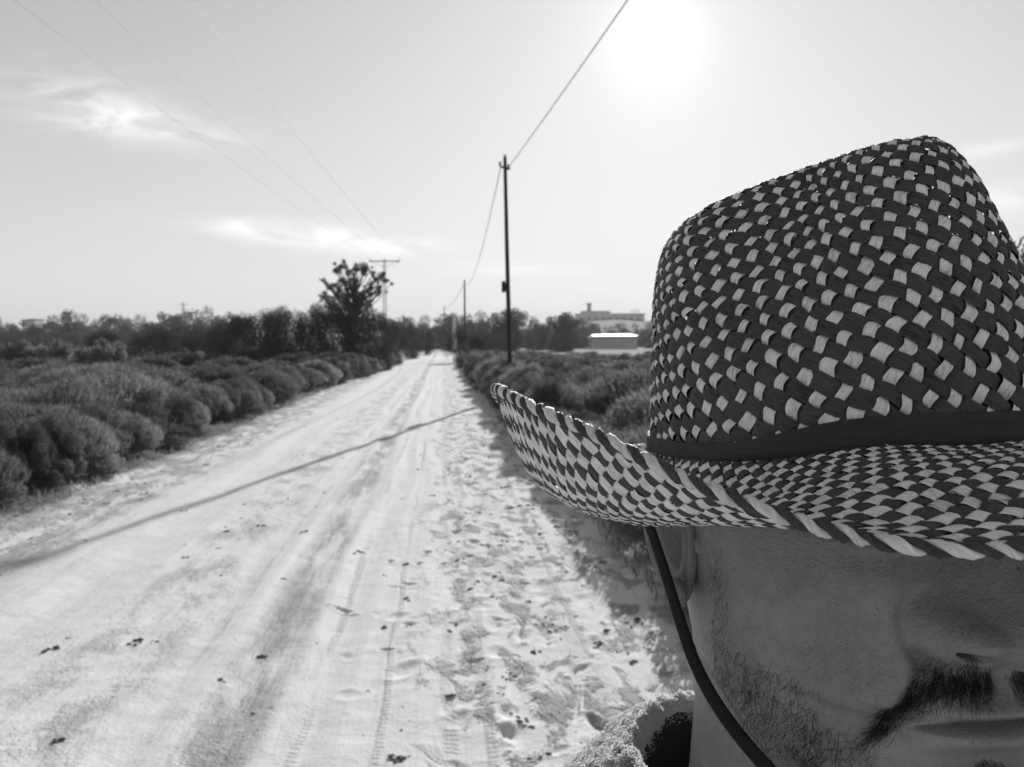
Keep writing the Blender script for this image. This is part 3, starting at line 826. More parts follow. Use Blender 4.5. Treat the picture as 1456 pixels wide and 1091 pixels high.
# fleece curls belong to the collar mesh itself
me2=fz
cb.add(me2.v[0],me2.f[0],0)
old=col_.data; col_.data=cb.mesh('collar',[M_FL,M_LIN],True); bpy.data.meshes.remove(old)
# trousers and shoes
Tm=MB()
hipz=-.90
groundz=-CAMH
def wpt(x,y,z):   # local x,y, world z offset from the ground
    q=h2c(np.array([x,y,0.])); return np.array([q[0],q[1],z])-PLOC
for sd in (-1,1):
    pts=np.array([wpt(sd*.085,.04,.82),wpt(sd*.095,.035,.70),wpt(sd*.10,.03,.48),wpt(sd*.105,.045,.25),wpt(sd*.11,.05,.07)])
    Tm.tube(catmull(np.arange(5),pts,np.linspace(0,4,25)),np.interp(np.linspace(0,1,25),[0,.3,.55,.8,1],[.098,.088,.068,.062,.060]),20)
pts=np.array([wpt(0,.045,.74),wpt(0,.045,.80),wpt(0,.045,.88)])
an=np.linspace(0,2*math.pi,28,endpoint=False)
Tm.grid(np.array([[wpt((.16+.01*k)*math.cos(q),.045+(.10+.01*k)*math.sin(q),zz) for q in an] for k,zz in enumerate((.72,.78,.86))]),close_v=True)
Tm.build('trousers',M_TR,person,smooth=True)
for sd in (-1,1):
    s_=MB(); yy=np.linspace(.10,-.17,14); L=np.linspace(0,1,14)
    P=[]
    for y_,l in zip(yy,L):
        hh=.085*(1-l)**.7+.035; ww=.042*(math.sin(math.pi*min(1,max(0,(l*.86+.10))))**.5)+.006
        P.append([wpt(sd*.11+ww*math.cos(q),y_,max(.0,hh/2+hh/2*math.sin(q))) for q in an])
    s_.grid(np.array(P),close_v=True); s_.build('shoe',M_SH,person,smooth=True)
# ================================================================== LAND
RS = -.0875; RX0 = -.62+.02           # road axis: x = RX0*0 + RS*y ; lateral coordinate u = x - RS*y
def ru(x,y): return x - RS*y
nr_=np.random.default_rng(11)
# footprints, hoof marks, clods on the right half of the track; wheel ruts
prints=[]
for k in range(170):
    y=2.6+nr_.random()**1.5*16; u=.35+nr_.normal(0,.40) if nr_.random()<.93 else -.8+nr_.normal(0,1.2)
    if u>1.5: continue
    prints.append((RS*y+u,y,(.025+.04*nr_.random()**2),(.05+.07*nr_.random()**2),nr_.normal(0,.6),.005+.014*nr_.random()**3))
# tidy walking lines
for line in (.55,.18,.95):
    y=2.7+nr_.random()
    k=0
    while y<14:
        y+=.36+.05*nr_.normal(); k+=1
        prints.append((RS*y+line+(.08 if k%2 else -.08)+.03*nr_.normal(),y,.038,.11,-.08+.15*nr_.normal(),.007+.005*nr_.random()))
def smooth_noise(x,y,seed,scale,oct=4):
    out=0; amp=1; tot=0
    rs=np.random.default_rng(seed)
    for o in range(oct):
        T=rs.random((256,256)); X=x*scale*2**o; Y=y*scale*2**o
        xi=np.floor(X).astype(int); yi=np.floor(Y).astype(int); fx=X-xi; fy=Y-yi
        fx=fx*fx*(3-2*fx); fy=fy*fy*(3-2*fy)
        a=T[xi%256,yi%256]; b=T[(xi+1)%256,yi%256]; c=T[xi%256,(yi+1)%256]; d=T[(xi+1)%256,(yi+1)%256]
        out=out+amp*((a*(1-fx)+b*fx)*(1-fy)+(c*(1-fx)+d*fx)*fy-.5); tot+=amp; amp*=.5
    return out/tot
def ground_h(x,y):
    u=ru(x,y)
    h=.05*smooth_noise(x,y,1,.12,3)*sstep(3,12,np.hypot(x,y))
    road=sstep(-4.6,-3.6,u)*sstep(2.0,1.0,u)
    h=h*(1-.7*road)
    near=sstep(60,25,y)
    # verge banks
    h=h+.10*sstep(-3.6,-4.6,u)*(1+1.4*smooth_noise(x,y,2,1.2,3))*near+.06*sstep(1.1,1.8,u)*near
    # ruts
    for c,wd,dp in ((-.93,.13,.022),(-.60,.09,.012),(-1.30,.10,.010),(.02,.10,.010),(-2.5,.16,.012),(.70,.10,.008)):
        cc=c+.06*np.sin(y*.35+c*3)+.03*np.sin(y*.9+c)
        pr=np.exp(-((u-cc)/wd)**2)
        h=h-dp*pr*near*(.55+.9*(smooth_noise(x,y,5,.5,2)+.5)) + dp*.5*(np.exp(-((u-cc-1.9*wd)/(wd*.6))**2)+np.exp(-((u-cc+1.9*wd)/(wd*.6))**2))*near
    h=h+near*(.012*smooth_noise(x,y,3,2.2,4)+.006*smooth_noise(x,y,4,9,3))
    # mottled shoulder left and churned right side
    ch=sstep(-.6,.3,u)*sstep(1.9,1.2,u)+.8*sstep(-2.9,-3.5,u)*sstep(-4.6,-4.0,u)
    h=h+near*ch*(.015*np.maximum(0,smooth_noise(x,y,6,8,4)-.04)+.014*np.maximum(0,smooth_noise(x,y,8,17,3)-.06))
    # far land : low hill carrying the big building
    h=h+15*np.exp(-(((x-62)/70)**2+((y-520)/90)**2))+5*sstep(250,900,np.hypot(x,y))
    return h
xs=np.concatenate([-np.geomspace(2600,9.2,90)[:-1],np.linspace(-9,-4.2,110)[:-1],np.linspace(-4.2,2.6,300)[:-1],np.linspace(2.6,8,70)[:-1],np.geomspace(8,2600,80)])
ys=np.concatenate([-np.geomspace(800,6,24)[:-1],np.linspace(-6,2.4,20)[:-1],2.4*(np.exp(np.linspace(0,math.log(16/2.4),560)))[:-1],np.geomspace(16,60,220)[:-1],np.geomspace(60,4000,110)])
X,Y=np.meshgrid(xs,ys,indexing='ij')
H=ground_h(X,Y)
dx=np.gradient(xs)
for (px_,py_,a_,b_,rot,dp) in prints:
    i0,i1=np.searchsorted(xs,[px_-.45,px_+.45]); j0,j1=np.searchsorted(ys,[py_-.45,py_+.45])
    xx=X[i0:i1,j0:j1]-px_; yy=Y[i0:i1,j0:j1]-py_
    c,s_=math.cos(rot),math.sin(rot); p=(xx*c+yy*s_)/a_; q_=(-xx*s_+yy*c)/b_
    rr=np.sqrt(p*p+q_*q_)
    H[i0:i1,j0:j1]+=-dp*np.exp(-(rr/.8)**4)+dp*.55*np.exp(-((rr-1.25)/.28)**2)
P=np.stack([X,Y,H],-1)
m,t,b=newmat('sandy_ground')
tc=t.node('ShaderNodeTexCoord').outputs['Object']; sp=t.node('ShaderNodeSeparateXYZ'); t.lk(tc,sp.inputs[0])
Uc=t.math('ADD',sp.outputs[0],t.math('MULTIPLY',sp.outputs[1],-RS))
rc=t.node('ShaderNodeCombineXYZ'); t.lk(Uc,rc.inputs[0]); t.lk(sp.outputs[1],rc.inputs[1]); rv=rc.outputs[0]
wob=t.math('MULTIPLY',t.math('SUBTRACT',t.noise(tc,.9,4,.6),.5),1.1)
Uw=t.math('ADD',Uc,wob)
road=t.math('MULTIPLY',t.maprange(Uw,-4.25,-3.75),t.maprange(Uw,1.75,1.25))
# sand colour with dirt stains stretched along the wheel tracks
st=t.noise(t.mapping(rv,(3.0,.38,1)),1.,6,.62,.4)
fine=t.noise(tc,14,5,.65); grit=t.noise(tc,70,3,.6)
streak=t.noise(t.mapping(rv,(14,.5,1)),1.,4,.6,.2)
def lane(c,wd):
    d_=t.math('ABSOLUTE',t.math('SUBTRACT',t.math('ADD',Uc,t.math('MULTIPLY',wob,.12)),c))
    return t.maprange(d_,wd,wd*.25,0,1)
dirt=t.maprange(st,.50,.70)
ln=t.math('MULTIPLY',lane(-.95,.24),t.maprange(t.noise(t.mapping(rv,(4,.7,1),loc=(5,2,0)),1.,4,.55),.34,.60))
ln2=t.math('MULTIPLY',lane(-1.75,.5),t.maprange(t.noise(t.mapping(rv,(3.2,1.5,1),loc=(1,7,0)),1.,5,.6),.42,.66,0,.65))
ln3=t.math('MULTIPLY',t.math('MULTIPLY',t.maprange(Uw,-.35,.25),t.maprange(Uw,1.9,1.2)),t.maprange(t.noise(t.mapping(rv,(5,2.6,1),loc=(9,1,0)),1.,6,.68,.5),.50,.62,0,.95))
sh=t.math('MULTIPLY',t.math('MULTIPLY',t.maprange(Uw,-2.95,-3.4),t.maprange(Uw,-4.6,-4.2)),t.maprange(t.noise(t.mapping(rv,(4,1.6,1),loc=(2,2,0)),1.,6,.66,.3),.40,.58,0,.9))
trk=None
for c,wd in ((.02,.05),(.20,.04),(.52,.05),(.78,.035),(1.05,.045),(-.28,.03),(-1.32,.05),(-.62,.04)):
    wv_=t.node('ShaderNodeTexWave'); wv_.bands_direction='Y'; wv_.inputs['Scale'].default_value=9; wv_.inputs['Distortion'].default_value=5; wv_.inputs['Detail'].default_value=3; t.lk(rv,wv_.inputs['Vector'])
    one=t.math('MULTIPLY',lane(c,wd),t.math('MULTIPLY_ADD',wv_.outputs['Fac'],.12,.3))
    trk=one if trk is None else t.math('MAXIMUM',trk,one)
trk=t.math('MULTIPLY',trk,t.maprange(t.noise(t.mapping(rv,(3,.45,1),loc=(3,3,0)),1.,3,.6),.42,.60))
dk=t.math('MAXIMUM',t.math('MAXIMUM',t.math('MAXIMUM',ln,trk),ln2),t.math('MAXIMUM',ln3,sh))
dk=t.math('MAXIMUM',dk,t.math('MULTIPLY',dirt,.25))
specks=t.math('MULTIPLY',t.maprange(t.noise(t.mapping(rv,(24,15,1)),1.,3,.6),.64,.70),t.math('ADD',t.math('MULTIPLY',dk,.9),.12))
sandv=t.ramp(t.math('ADD',t.math('MULTIPLY',fine,.5),t.math('MULTIPLY',streak,.5)),[(.3,SAND_V*.90),(.7,SAND_V*1.06)])
mixd=t.node('ShaderNodeMix',data_type='RGBA'); t.lk(t.math('MULTIPLY',dk,.9),mixd.inputs[0]); t.lk(sandv,mixd.inputs[6])
dcol=t.ramp(fine,[(.3,DIRT_V*.75),(.7,DIRT_V*1.2)]); t.lk(dcol,mixd.inputs[7])
mixs=t.node('ShaderNodeMix',data_type='RGBA'); t.lk(specks,mixs.inputs[0]); t.lk(mixd.outputs[2],mixs.inputs[6]); mixs.inputs[7].default_value=(.07,.07,.07,1)
# verge / scrub floor and the pale field beyond on the right
scr=t.ramp(t.math('ADD',t.math('MULTIPLY',fine,.5),t.math('MULTIPLY',t.noise(tc,1.5,4),.5)),[(.35,.08),(.65,.20)])
fld=t.ramp(t.noise(t.mapping(tc,(.02,.3,1)),1.,5,.6),[(.3,FIELD_V*.8),(.7,FIELD_V*1.15)])
fm=t.math('MULTIPLY',t.maprange(sp.outputs[1],85,95),t.math('MULTIPLY',t.maprange(Uc,3,5),t.maprange(sp.outputs[1],230,210)))
mf=t.node('ShaderNodeMix',data_type='RGBA'); t.lk(fm,mf.inputs[0]); t.lk(scr,mf.inputs[6]); t.lk(fld,mf.inputs[7])
mg=t.node('ShaderNodeMix',data_type='RGBA'); t.lk(road,mg.inputs[0]); t.lk(mf.outputs[2],mg.inputs[6]); t.lk(mixs.outputs[2],mg.inputs[7])
t.lk(mg.outputs[2],b.inputs['Base Color']); b.inputs['Roughness'].default_value=.95; b.inputs['Specular IOR Level'].default_value=.1
bn=t.node('ShaderNodeBump'); bn.inputs['Strength'].default_value=1.0; bn.inputs['Distance'].default_value=.02
hh=t.math('ADD',t.math('MULTIPLY',fine,.45),t.math('ADD',t.math('MULTIPLY',grit,.38),t.math('MULTIPLY',streak,.5)))
hh=t.math('MULTIPLY',hh,t.math('ADD',t.math('MULTIPLY',dk,1.3),.45))
t.lk(hh,bn.inputs['Height']); t.lk(bn.outputs[0],b.inputs['Normal'])
g=MB(); g.grid(P); go=g.build('ground',m,smooth=True); tag(go,kind='structure')
go['label']='pale sandy farm track and scrubland floor'
def gz(x,y): return float(ground_h(np.array(float(x)),np.array(float(y))))

# ------------------------------------------------------------------ plants
def leafblades(C, D, L, Wd, rs, mi=0, mb=None, fold=True):
    """small two-triangle leaves: centre C, direction D, length L, width Wd"""
    n=len(C); D=D/(np.linalg.norm(D,axis=1,keepdims=True)+1e-9)
    rnd=rs.normal(size=(n,3)); S=np.cross(D,rnd); S/=np.linalg.norm(S,axis=1,keepdims=True)+1e-9
    a=C-D*L[:,None]*.5; b_=C+D*L[:,None]*.5; s=S*Wd[:,None]*.5
    V=np.stack([a,C+s,b_,C-s],1).reshape(-1,3)
    F=np.arange(n*4).reshape(n,4)
    mb.add(V,F,mi); return mb
def crown_pts(rs, clumps, per, spread, up=.3):
    C=[];D=[]
    for (c,r) in clumps:
        k=max(8,int(per*(r**1.5)))
        v=rs.normal(size=(k,3)); v/=np.linalg.norm(v,axis=1,keepdims=True)
        rad=r*(rs.random(k)**.38)
        p=c+v*rad[:,None]*np.array([1,1,.85])
        C.append(p); d=v+np.array([0,0,up])+rs.normal(size=(k,3))*.55; D.append(d)
    return np.concatenate(C),np.concatenate(D)
def shrub_mesh(name, seed, mat, rad=1.0, h=1.0, nl=9000, leaf=(.06,.016), up=.7, spiky=.0, stems=True, feather=False):
    """dome of upright twiggy sprays, base at z=0"""
    rs=np.random.default_rng(seed)
    mb=MB()
    # clumps over a dome with uneven outline
    cl=[]
    nC=34
    for k in range(nC):
        a=rs.random()*6.283; e=rs.random()**.75
        rr=rad*(1-.18*rs.random())*math.sqrt(max(0.,1-e*e))*(.45+.55*rs.random()**.5)
        zz=h*(.10+.80*e*(.8+.35*rs.random()))
        cl.append((np.array([rr*math.cos(a),rr*math.sin(a),zz]),rad*(.13+.15*rs.random())))
    C,D=crown_pts(rs,cl,1.,.0)
    tot=sum(max(8,int(r**1.5)) for _,r in cl)
    per=nl/ sum(r**1.5 for _,r in cl)
    C,D=crown_pts(rs,cl,per,0,up)
    C[:,2]=np.maximum(C[:,2],.02)
    n=len(C)
    leafblades(C,D,leaf[0]*(.6+.9*rs.random(n)),leaf[1]*(.6+.8*rs.random(n)),rs,0,mb)
    if spiky:
        k=int(1500*spiky)
        a=rs.random(k)*6.283; e=.25+.75*rs.random(k)
        rr=rad*np.sqrt(1-np.minimum(e,.98)**2)*.95
        Cs=np.stack([rr*np.cos(a),rr*np.sin(a),h*(.15+.85*e)],-1)
        Ds=np.stack([np.cos(a)*.4,np.sin(a)*.4,np.ones(k)],-1)+rs.normal(size=(k,3))*.2
        leafblades(Cs,Ds,rad*(.10+.22*rs.random(k)**2),np.full(k,leaf[1]*.55),rs,0,mb)
    fm_=mb.mesh(name,mat)
    sm=MB()
    for k in range(14):
        a=rs.random()*6.283; r_=rad*(.2+.45*rs.random())
        p=np.array([[.05*math.cos(a),.05*math.sin(a),-.03],[r_*.5*math.cos(a+.2),r_*.5*math.sin(a+.2),h*.35],[r_*math.cos(a),r_*math.sin(a),h*(.6+.2*rs.random())]])
        sm.tube(p,[.018*rad,.012*rad,.004*rad],5)
    return fm_, sm.mesh(name+'_stem',M_BARK)
M_BARK=grey('bark',.035,.9,.4,14,.6,60)
M_F1=foliage('scrub_leaves',F1,.35,.6); M_F2=foliage('pale_scrub_leaves',F2,.4,.6); M_F3=foliage('dark_leaves',F3,.25,.5,.6); M_F4=foliage('eucalyptus_leaves',F4,.25,.4,.5)
M_F5=foliage('far_leaves',F5,.2,.4,.3)
SHR=[shrub_mesh('scrub_foliage',20+k,[M_F1,M_F2,M_F1,M_F2,M_F1][k],1.,1.,[19000,16000,19000,16000,19000][k],(.042,.022),[.1,.7,.2,.9,.3][k],spiky=[0,.9,.15,1.0,.1][k]) for k in range(5)]
SHRL=[shrub_mesh('scrub_foliage_far',40+k,[M_F1,M_F2,M_F1][k],1.,1.,5200,(.08,.045),.2,spiky=0) for k in range(3)]
def put_shrub(kind, x, y, r, h, label, group, near=True, rz=None, mat=None):
    L=SHR if near else SHRL
    f,s_=L[kind%len(L)]
    o=empty('scrub_bush',(x,y,gz(x,y)-.03),nr_.random()*6.28 if rz is None else rz)
    o.scale=(r,r*(.85+.3*nr_.random()),h)
    tag(o,label,'bush',group)
    a=bpy.data.objects.new('foliage',f); col.objects.link(a); a.parent=o
    if near:
        a=bpy.data.objects.new('stems',s_); col.objects.link(a); a.parent=o
    return o
ORD=['nearest','second','third','fourth','fifth','sixth','seventh','eighth','ninth','tenth']
# left row along the track
y=5.2; k=0; LROW=[]
while y<62:
    r=.45+.50*nr_.random()
    if y>22: r*=1.25
    u=-4.15+.9*min(1,max(0,(y-24)/25))-r*.62-.25*nr_.random()
    if y<7: u-=.25
    h=(.50+.30*nr_.random()+.35*(r-.45))*(1.0 if y<30 else 1.15)
    if k<10: lab='grey-green bush spilling over the left edge of the track, %s one from the camera'%ORD[k]; gr='bushes edging the left side of the track'
    else: lab='small far bush in the row edging the left side of the track'; gr='far bushes edging the left side of the track'
    put_shrub(k,RS*y+u,y,r,h,lab,gr,y<30)
    y+=r*1.15+.1*nr_.random(); k+=1
# scrub behind it
cnt=0
pts_=[]
tries=0
while cnt<150 and tries<6000:
    tries+=1
    y=5.0+57*nr_.random()**1.25
    u=-5.3-nr_.random()**1.1*(6+y*.62)
    x=RS*y+u
    if x< -(y*.75+3): continue
    r=(.8+.6*nr_.random())*(1+.016*y)
    if any((x-a)**2+(y-b_)**2<(.62*(r+c))**2 for a,b_,c in pts_): continue
    pts_.append((x,y,r)); cnt+=1
    h=(.62+.42*nr_.random())*(1+.003*y)
    put_shrub(cnt,x,y,r,h,'rounded grey-green scrub bush among many behind the left roadside row','scrub bushes filling the left side',y<24)
# right row
y=3.9; k=0
while y<60:
    r=.55+.35*nr_.random()
    if y>20: r*=1.3
    u=1.30+r*.62+.20*nr_.random()+(.15 if y<9 else 0)
    h=min(1.1,(.62+.25*nr_.random())*(.75 if y<6 else (1. if y<12 else 1.3)))
    if k<8: lab='low bush at the right edge of the track, %s one from the camera'%ORD[k]; gr='bushes edging the right side of the track'
    else: lab='small far bush in the row edging the right side of the track'; gr='far bushes edging the right side of the track'
    put_shrub(k+2,RS*y+u,y,r,h,lab,gr,y<30)
    y+=r*1.15+.1*nr_.random(); k+=1
cnt=0;pts_=[];tries=0
while cnt<95 and tries<5000:
    tries+=1
    y=7+58*nr_.random()**1.05
    u=2.6+nr_.random()*(4+y*.42); x=RS*y+u
    if x>y*.62+2: continue
    r=(.8+.6*nr_.random())*(1+.014*y)
    if any((x-a)**2+(y-b_)**2<(.62*(r+c))**2 for a,b_,c in pts_): continue
    pts_.append((x,y,r)); cnt+=1
    put_shrub([1,3,1,3,4][cnt%5],x,y,r,min(.95 if y>28 else 1.12,(.66+.50*nr_.random())),'feathery scrub bush among many beyond the right edge of the track','scrub bushes filling the right side',y<26)
# dry grass and litter covering the floor between bushes : uncountable
gm=MB(); n=26000
yy=4+nr_.random(n)**1.6*45; side=nr_.random(n)<.6
uu=np.where(side,-4.0-nr_.random(n)**1.5*9,1.35+nr_.random(n)**1.3*7)
xx=RS*yy+uu
zz=ground_h(xx,yy)
C=np.stack([xx,yy,zz+.04],-1); D=np.stack([nr_.normal(0,.4,n),nr_.normal(0,.4,n),np.ones(n)],-1)
leafblades(C,D,.07+.12*nr_.random(n),np.full(n,.010)*(1+yy*.05),nr_,0,gm)
go2=gm.build('dry_grass',M_F2); tag(go2,'thin dry grass along both verges of the track','grass',kind='stuff')
# clods and pebbles on the road: uncountable small bits
pm=MB()
for k in range(2200):
    y=2.7+nr_.random()**1.7*16
    q=nr_.random()
    u=(.65+.45*nr_.normal()) if q<.72 else ((-3.6+.35*nr_.normal()) if q<.88 else -1.4+1.3*nr_.normal())
    if not(-4.2<u<1.6): continue
    if q<.72 and (math.sin(u*9+y*3.1)+math.sin(y*5.3-u*4)+.6*math.sin(y*11))<-.1: continue
    x0=RS*y+u; s0=.003+.010*nr_.random()**4
    th_,ph_=np.meshgrid(np.linspace(0,math.pi,4),np.linspace(0,6.283,6)[:-1],indexing='ij')
    for c_ in range(1 if s0<.005 else int(2+4*nr_.random())):
        s=s0*(.5+.7*nr_.random()); x=x0+nr_.normal(0,s0*1.6); yq=y+nr_.normal(0,s0*1.6)
        V=np.stack([np.sin(th_)*np.cos(ph_)*(1+.8*nr_.random()),np.sin(th_)*np.sin(ph_),np.cos(th_)*.6],-1)*s*(.6+.9*nr_.random((4,5,1)))
        pm.grid(V+np.array([x,yq,gz(x,yq)+s*.25]),close_v=True)
po=pm.build('pebbles',grey('pebble_stone',.12,.9,.4,30),smooth=False); tag(po,'small dark clods and pebbles scattered on the track','pebbles',kind='stuff')

# ------------------------------------------------------------------ trees
def tree_mesh(seed, mat, H_, R_, nl, clump=.34, trunk=.35, leaf=(.16,.08), nC=30, flat=1.0, gap=False):
    rs=np.random.default_rng(seed); mb=MB(); tm=MB()
    cl=[]
    for k in range(nC):
        a=rs.random()*6.283; e=rs.random()*2-1
        rr=R_*math.sqrt(max(0,1-e*e))*(.35+.65*rs.random()**.5)
        zc=H_*(trunk+(1-trunk)*(.5+.5*e*flat))*(.93+.1*rs.random())
        cl.append((np.array([rr*math.cos(a),rr*math.sin(a),min(zc,H_*.96)]),R_*clump*(.55+.7*rs.random())))
    per=nl/sum(r**1.5 for _,r in cl)
    C,D=crown_pts(rs,cl,per,0,.1)
    n=len(C); leafblades(C,D,leaf[0]*(.6+.8*rs.random(n)),leaf[1]*(.6+.8*rs.random(n)),rs,0,mb)
    base=np.array([0,0,-.2]); top=np.array([.04*H_*rs.normal(),.04*H_*rs.normal(),H_*(trunk+.30)])
    tm.tube(np.array([base,top*.33+[0.01*H_,0,0],top*.66,top]),np.array([.035,.028,.02,.01])*H_,8)
    for c,r in cl[::2]:
        s0=base+(top-base)*(.45+.5*rs.random()); mid=(s0+c)/2+np.array([0,0,-.03*H_])
        tm.tube(np.array([s0,mid,c]),np.array([.012,.008,.003])*H_,5)
    return mb.mesh('crown_leaves',mat), tm.mesh('tree_trunk',M_BARK)
def put_tree(name, meshes, x, y, sx, sz, label, cat, group=None, rz=None, parts=True, z=None):
    o=empty(name,(x,y,(gz(x,y) if z is None else z)-.05),nr_.random()*6.28 if rz is None else rz); o.scale=(sx,sx,sz); tag(o,label,cat,group)
    a=bpy.data.objects.new('crown',meshes[0]); col.objects.link(a); a.parent=o
    if parts: a=bpy.data.objects.new('trunk',meshes[1]); col.objects.link(a); a.parent=o
    return o
ROUND=[tree_mesh(60+k,M_F3,1.,.62,15000,.36,.03,(.028,.018),40) for k in range(3)]   # bushy tree, unit height
FAR=[tree_mesh(70+k,M_F5,1.,.60,4500,.40,.02,(.055,.04),34) for k in range(4)]
def ht(py,Y): return CAMH+(HORIZON-py)/FPX*Y
def place_px(name,meshes,px,pytop,Y,width_px,label,cat,group=None,**kw):
    x=(px-728)/FPX*Y; h=(ht(pytop,Y)-gz(x,Y))*.90; w_=width_px/FPX*Y/1.25
    return put_tree(name,meshes,x,Y,w_,h,label,cat,group,**kw)
# the big rounded bush left of the dark windbreak and other single domes
place_px('round_bush',ROUND[0],352,447,40,96,'big rounded bush with a sunlit right flank, left of the dark windbreak','bush')
place_px('round_bush',ROUND[1],150,470,38,70,'low dark rounded bush far left below the treeline','bush')
place_px('round_bush',ROUND[2],285,462,48,90,'broad dark bush just left of the big rounded bush','bush')
place_px('round_bush',ROUND[1],225,468,44,80,'flat-topped dark bush in the middle of the left scrub','bush')
for px,py,w_,lab in ((30,492,90,'smooth pale domed bush at the left border of the photo'),(78,490,80,'smooth pale domed bush, second from the left border'),(148,489,84,'smooth pale domed bush, third from the left border')):
    o=place_px('domed_bush',SHRL[1],px,py,30,w_,lab,'bush','pale domed bushes in the left scrub',parts=False); o.children[0].name='foliage'
    o.scale=(w_/FPX*30/1.9,w_/FPX*30/1.9,ht(py,30))
# dark windbreak
for k,(px,py,w_) in enumerate(((378,441,44),(402,436,46),(428,437,44),(452,431,44),(478,432,46),(503,431,44),(526,437,40),(545,445,30))):
    where='leftmost' if k==0 else ('rightmost' if k==7 else ['','second','third','fourth','fifth','sixth','seventh'][k]+' from the left')
    place_px('windbreak_tree',ROUND[k%3],px,py,45+(k%2),w_*1.25,'very dark bushy tree of the windbreak left of the track, %s'%where,'tree','dark windbreak trees left of the track')
# eucalyptus with an open crown above the windbreak
def euc():
    rs=np.random.default_rng(5); mb=MB(); tm=MB()
    Y=50.
    # clumps given in metres from the foot: x, depth, z, r
    s=Y/FPX
    cl=[]
    for (px,py,r) in ((492,380,6),(484,387,7),(498,389,6),(488,398,5),(515,379,9),(521,383,7),(508,385,5),(533,390,5),(541,392,6),(546,398,5),(536,398,5),(530,407,4),(541,411,6),(535,417,6),(527,418,4),(508,400,7),(503,408,8),(496,404,5),(483,408,7),(487,418,8),(495,424,9),(478,424,6),(469,410,5),(464,418,5),(461,424,6),(470,430,7),(481,436,9),(497,438,10),(512,436,8),(508,420,5),(517,429,5),(524,434,7),(465,404,3),(461,400,3)):
        cl.append((np.array([(px-500)*s,rs.normal()*.45,ht(py,Y)]),r*s*.95))
    for c,r in list(cl):
        for q in range(3):
            cl.append((c+rs.normal(size=3)*r*.95,r*(.30+.35*rs.random())))
    per=24000/sum(r**1.5 for _,r in cl)
    C,D=crown_pts(rs,cl,per,0,-.2); n=len(C)
    leafblades(C,D,.085*(.6+.8*rs.random(n)),.035*(.6+.8*rs.random(n)),rs,0,mb)
    top=np.array([.15,0,ht(405,Y)])
    tm.tube(np.array([[0,0,-.1],[-.1,0,1.5],[.1,.05,3.2],top]),[.17,.14,.10,.05],8)
    for c,r in cl:
        f=min(.95,max(.3,(c[2]-1.0)/6.)); s0=np.array([[0,0,-.1],[-.1,0,1.5],[.1,.05,3.2],top]); s1=np.array([np.interp(f*3,range(4),s0[:,q]) for q in range(3)])
        tm.tube(np.array([s1,(s1+c)/2-[0,0,.12],c]),[.045,.028,.012],5)
    return mb.mesh('crown_leaves',M_F4), tm.mesh('tree_trunk',M_BARK)
EU=euc(); put_tree('eucalyptus_tree',EU,(500-728)/FPX*50,50.,1,1,'tall open-crowned tree with sky showing through, above the dark windbreak','tree',rz=0,z=.05)
# bare twigs sticking up left of it
for px,py in ((437,414),(430,419)):
    pass
# trees flanking the vanishing point
for k,(px,py,Y,w_,lab) in enumerate(((563,458,60,34,'bushy tree on the left verge nearest the windbreak'),(585,462,75,30,'bushy tree on the left verge close to the far end of the track'),(606,466,95,22,'small bushy tree at the far left end of the track'),(652,466,62,34,'dark bushy tree on the right verge by the far end of the track'),(676,478,52,34,'low pale bush on the right verge below the far pole'))):
    place_px('verge_tree',ROUND[k%3],px,py,Y,w_,lab,'tree')
# far treeline across the whole width
far=[(-40,455),(0,450),(35,455),(70,458),(98,441),(112,447),(135,452),(160,449),(182,452),(205,449),(235,441),(250,448),(272,441),(300,437),(325,441),(560,455),(580,450),(600,449),(622,450),(640,447),(660,447),(678,443),(700,444),(722,440),(742,441),(762,456),(785,449),(800,446),(818,452),(935,455),(960,458),(1000,450),(1100,445),(1200,448),(1320,450),(1400,445),(1500,450)]
for k,(px,py) in enumerate(far):
    Y=170+60*nr_.random()
    if px in (98,235,722,800,1400): Y=130
    w_=34+14*nr_.random()
    if px==98: lab='taller wedge-shaped tree standing out of the far treeline on the left'
    elif px==235: lab='small pointed tree standing out of the far treeline left of the big bush'
    elif px==722: lab='large rounded tree directly behind the wooden pole'
    elif px==800: lab='rounded tree in the far treeline just left of the hilltop building'
    else: lab='hazy rounded tree in the far treeline along the horizon'
    g_=None if px in (98,235,722,800) else 'far treeline trees'
    place_px('distant_tree',FAR[k%4],px,py,Y,w_*(1.6 if px==722 else 1.15),lab,'tree',g_,parts=px in (98,235,722,800))
    if g_ and px!=818:   # second, lower one in front
        place_px('distant_tree',FAR[(k+1)%4],px+16+6*nr_.random(),py+8+5*nr_.random(),Y*.75,w_,lab,'tree',g_,parts=False)
for px,py,Y in ((770,458,175),(905,460,230),(880,459,240),(862,464,225),(843,461,235),(925,458,210),(820,458,230),(893,466,200),(832,467,205),(940,456,190),(806,455,215)):
    place_px('distant_tree',FAR[int(px)%4],px,py,Y,30,'low hazy tree on the slope in front of the hilltop building','tree','trees before the hilltop building',parts=False)
# tree behind the hat on the right
T2=tree_mesh(90,M_F3,1.,.62,9000,.36,.1,(.045,.022),44)
place_px('shade_tree',T2,1500,343,30,230,'leafy tree showing past the right side of the hat crown','tree')

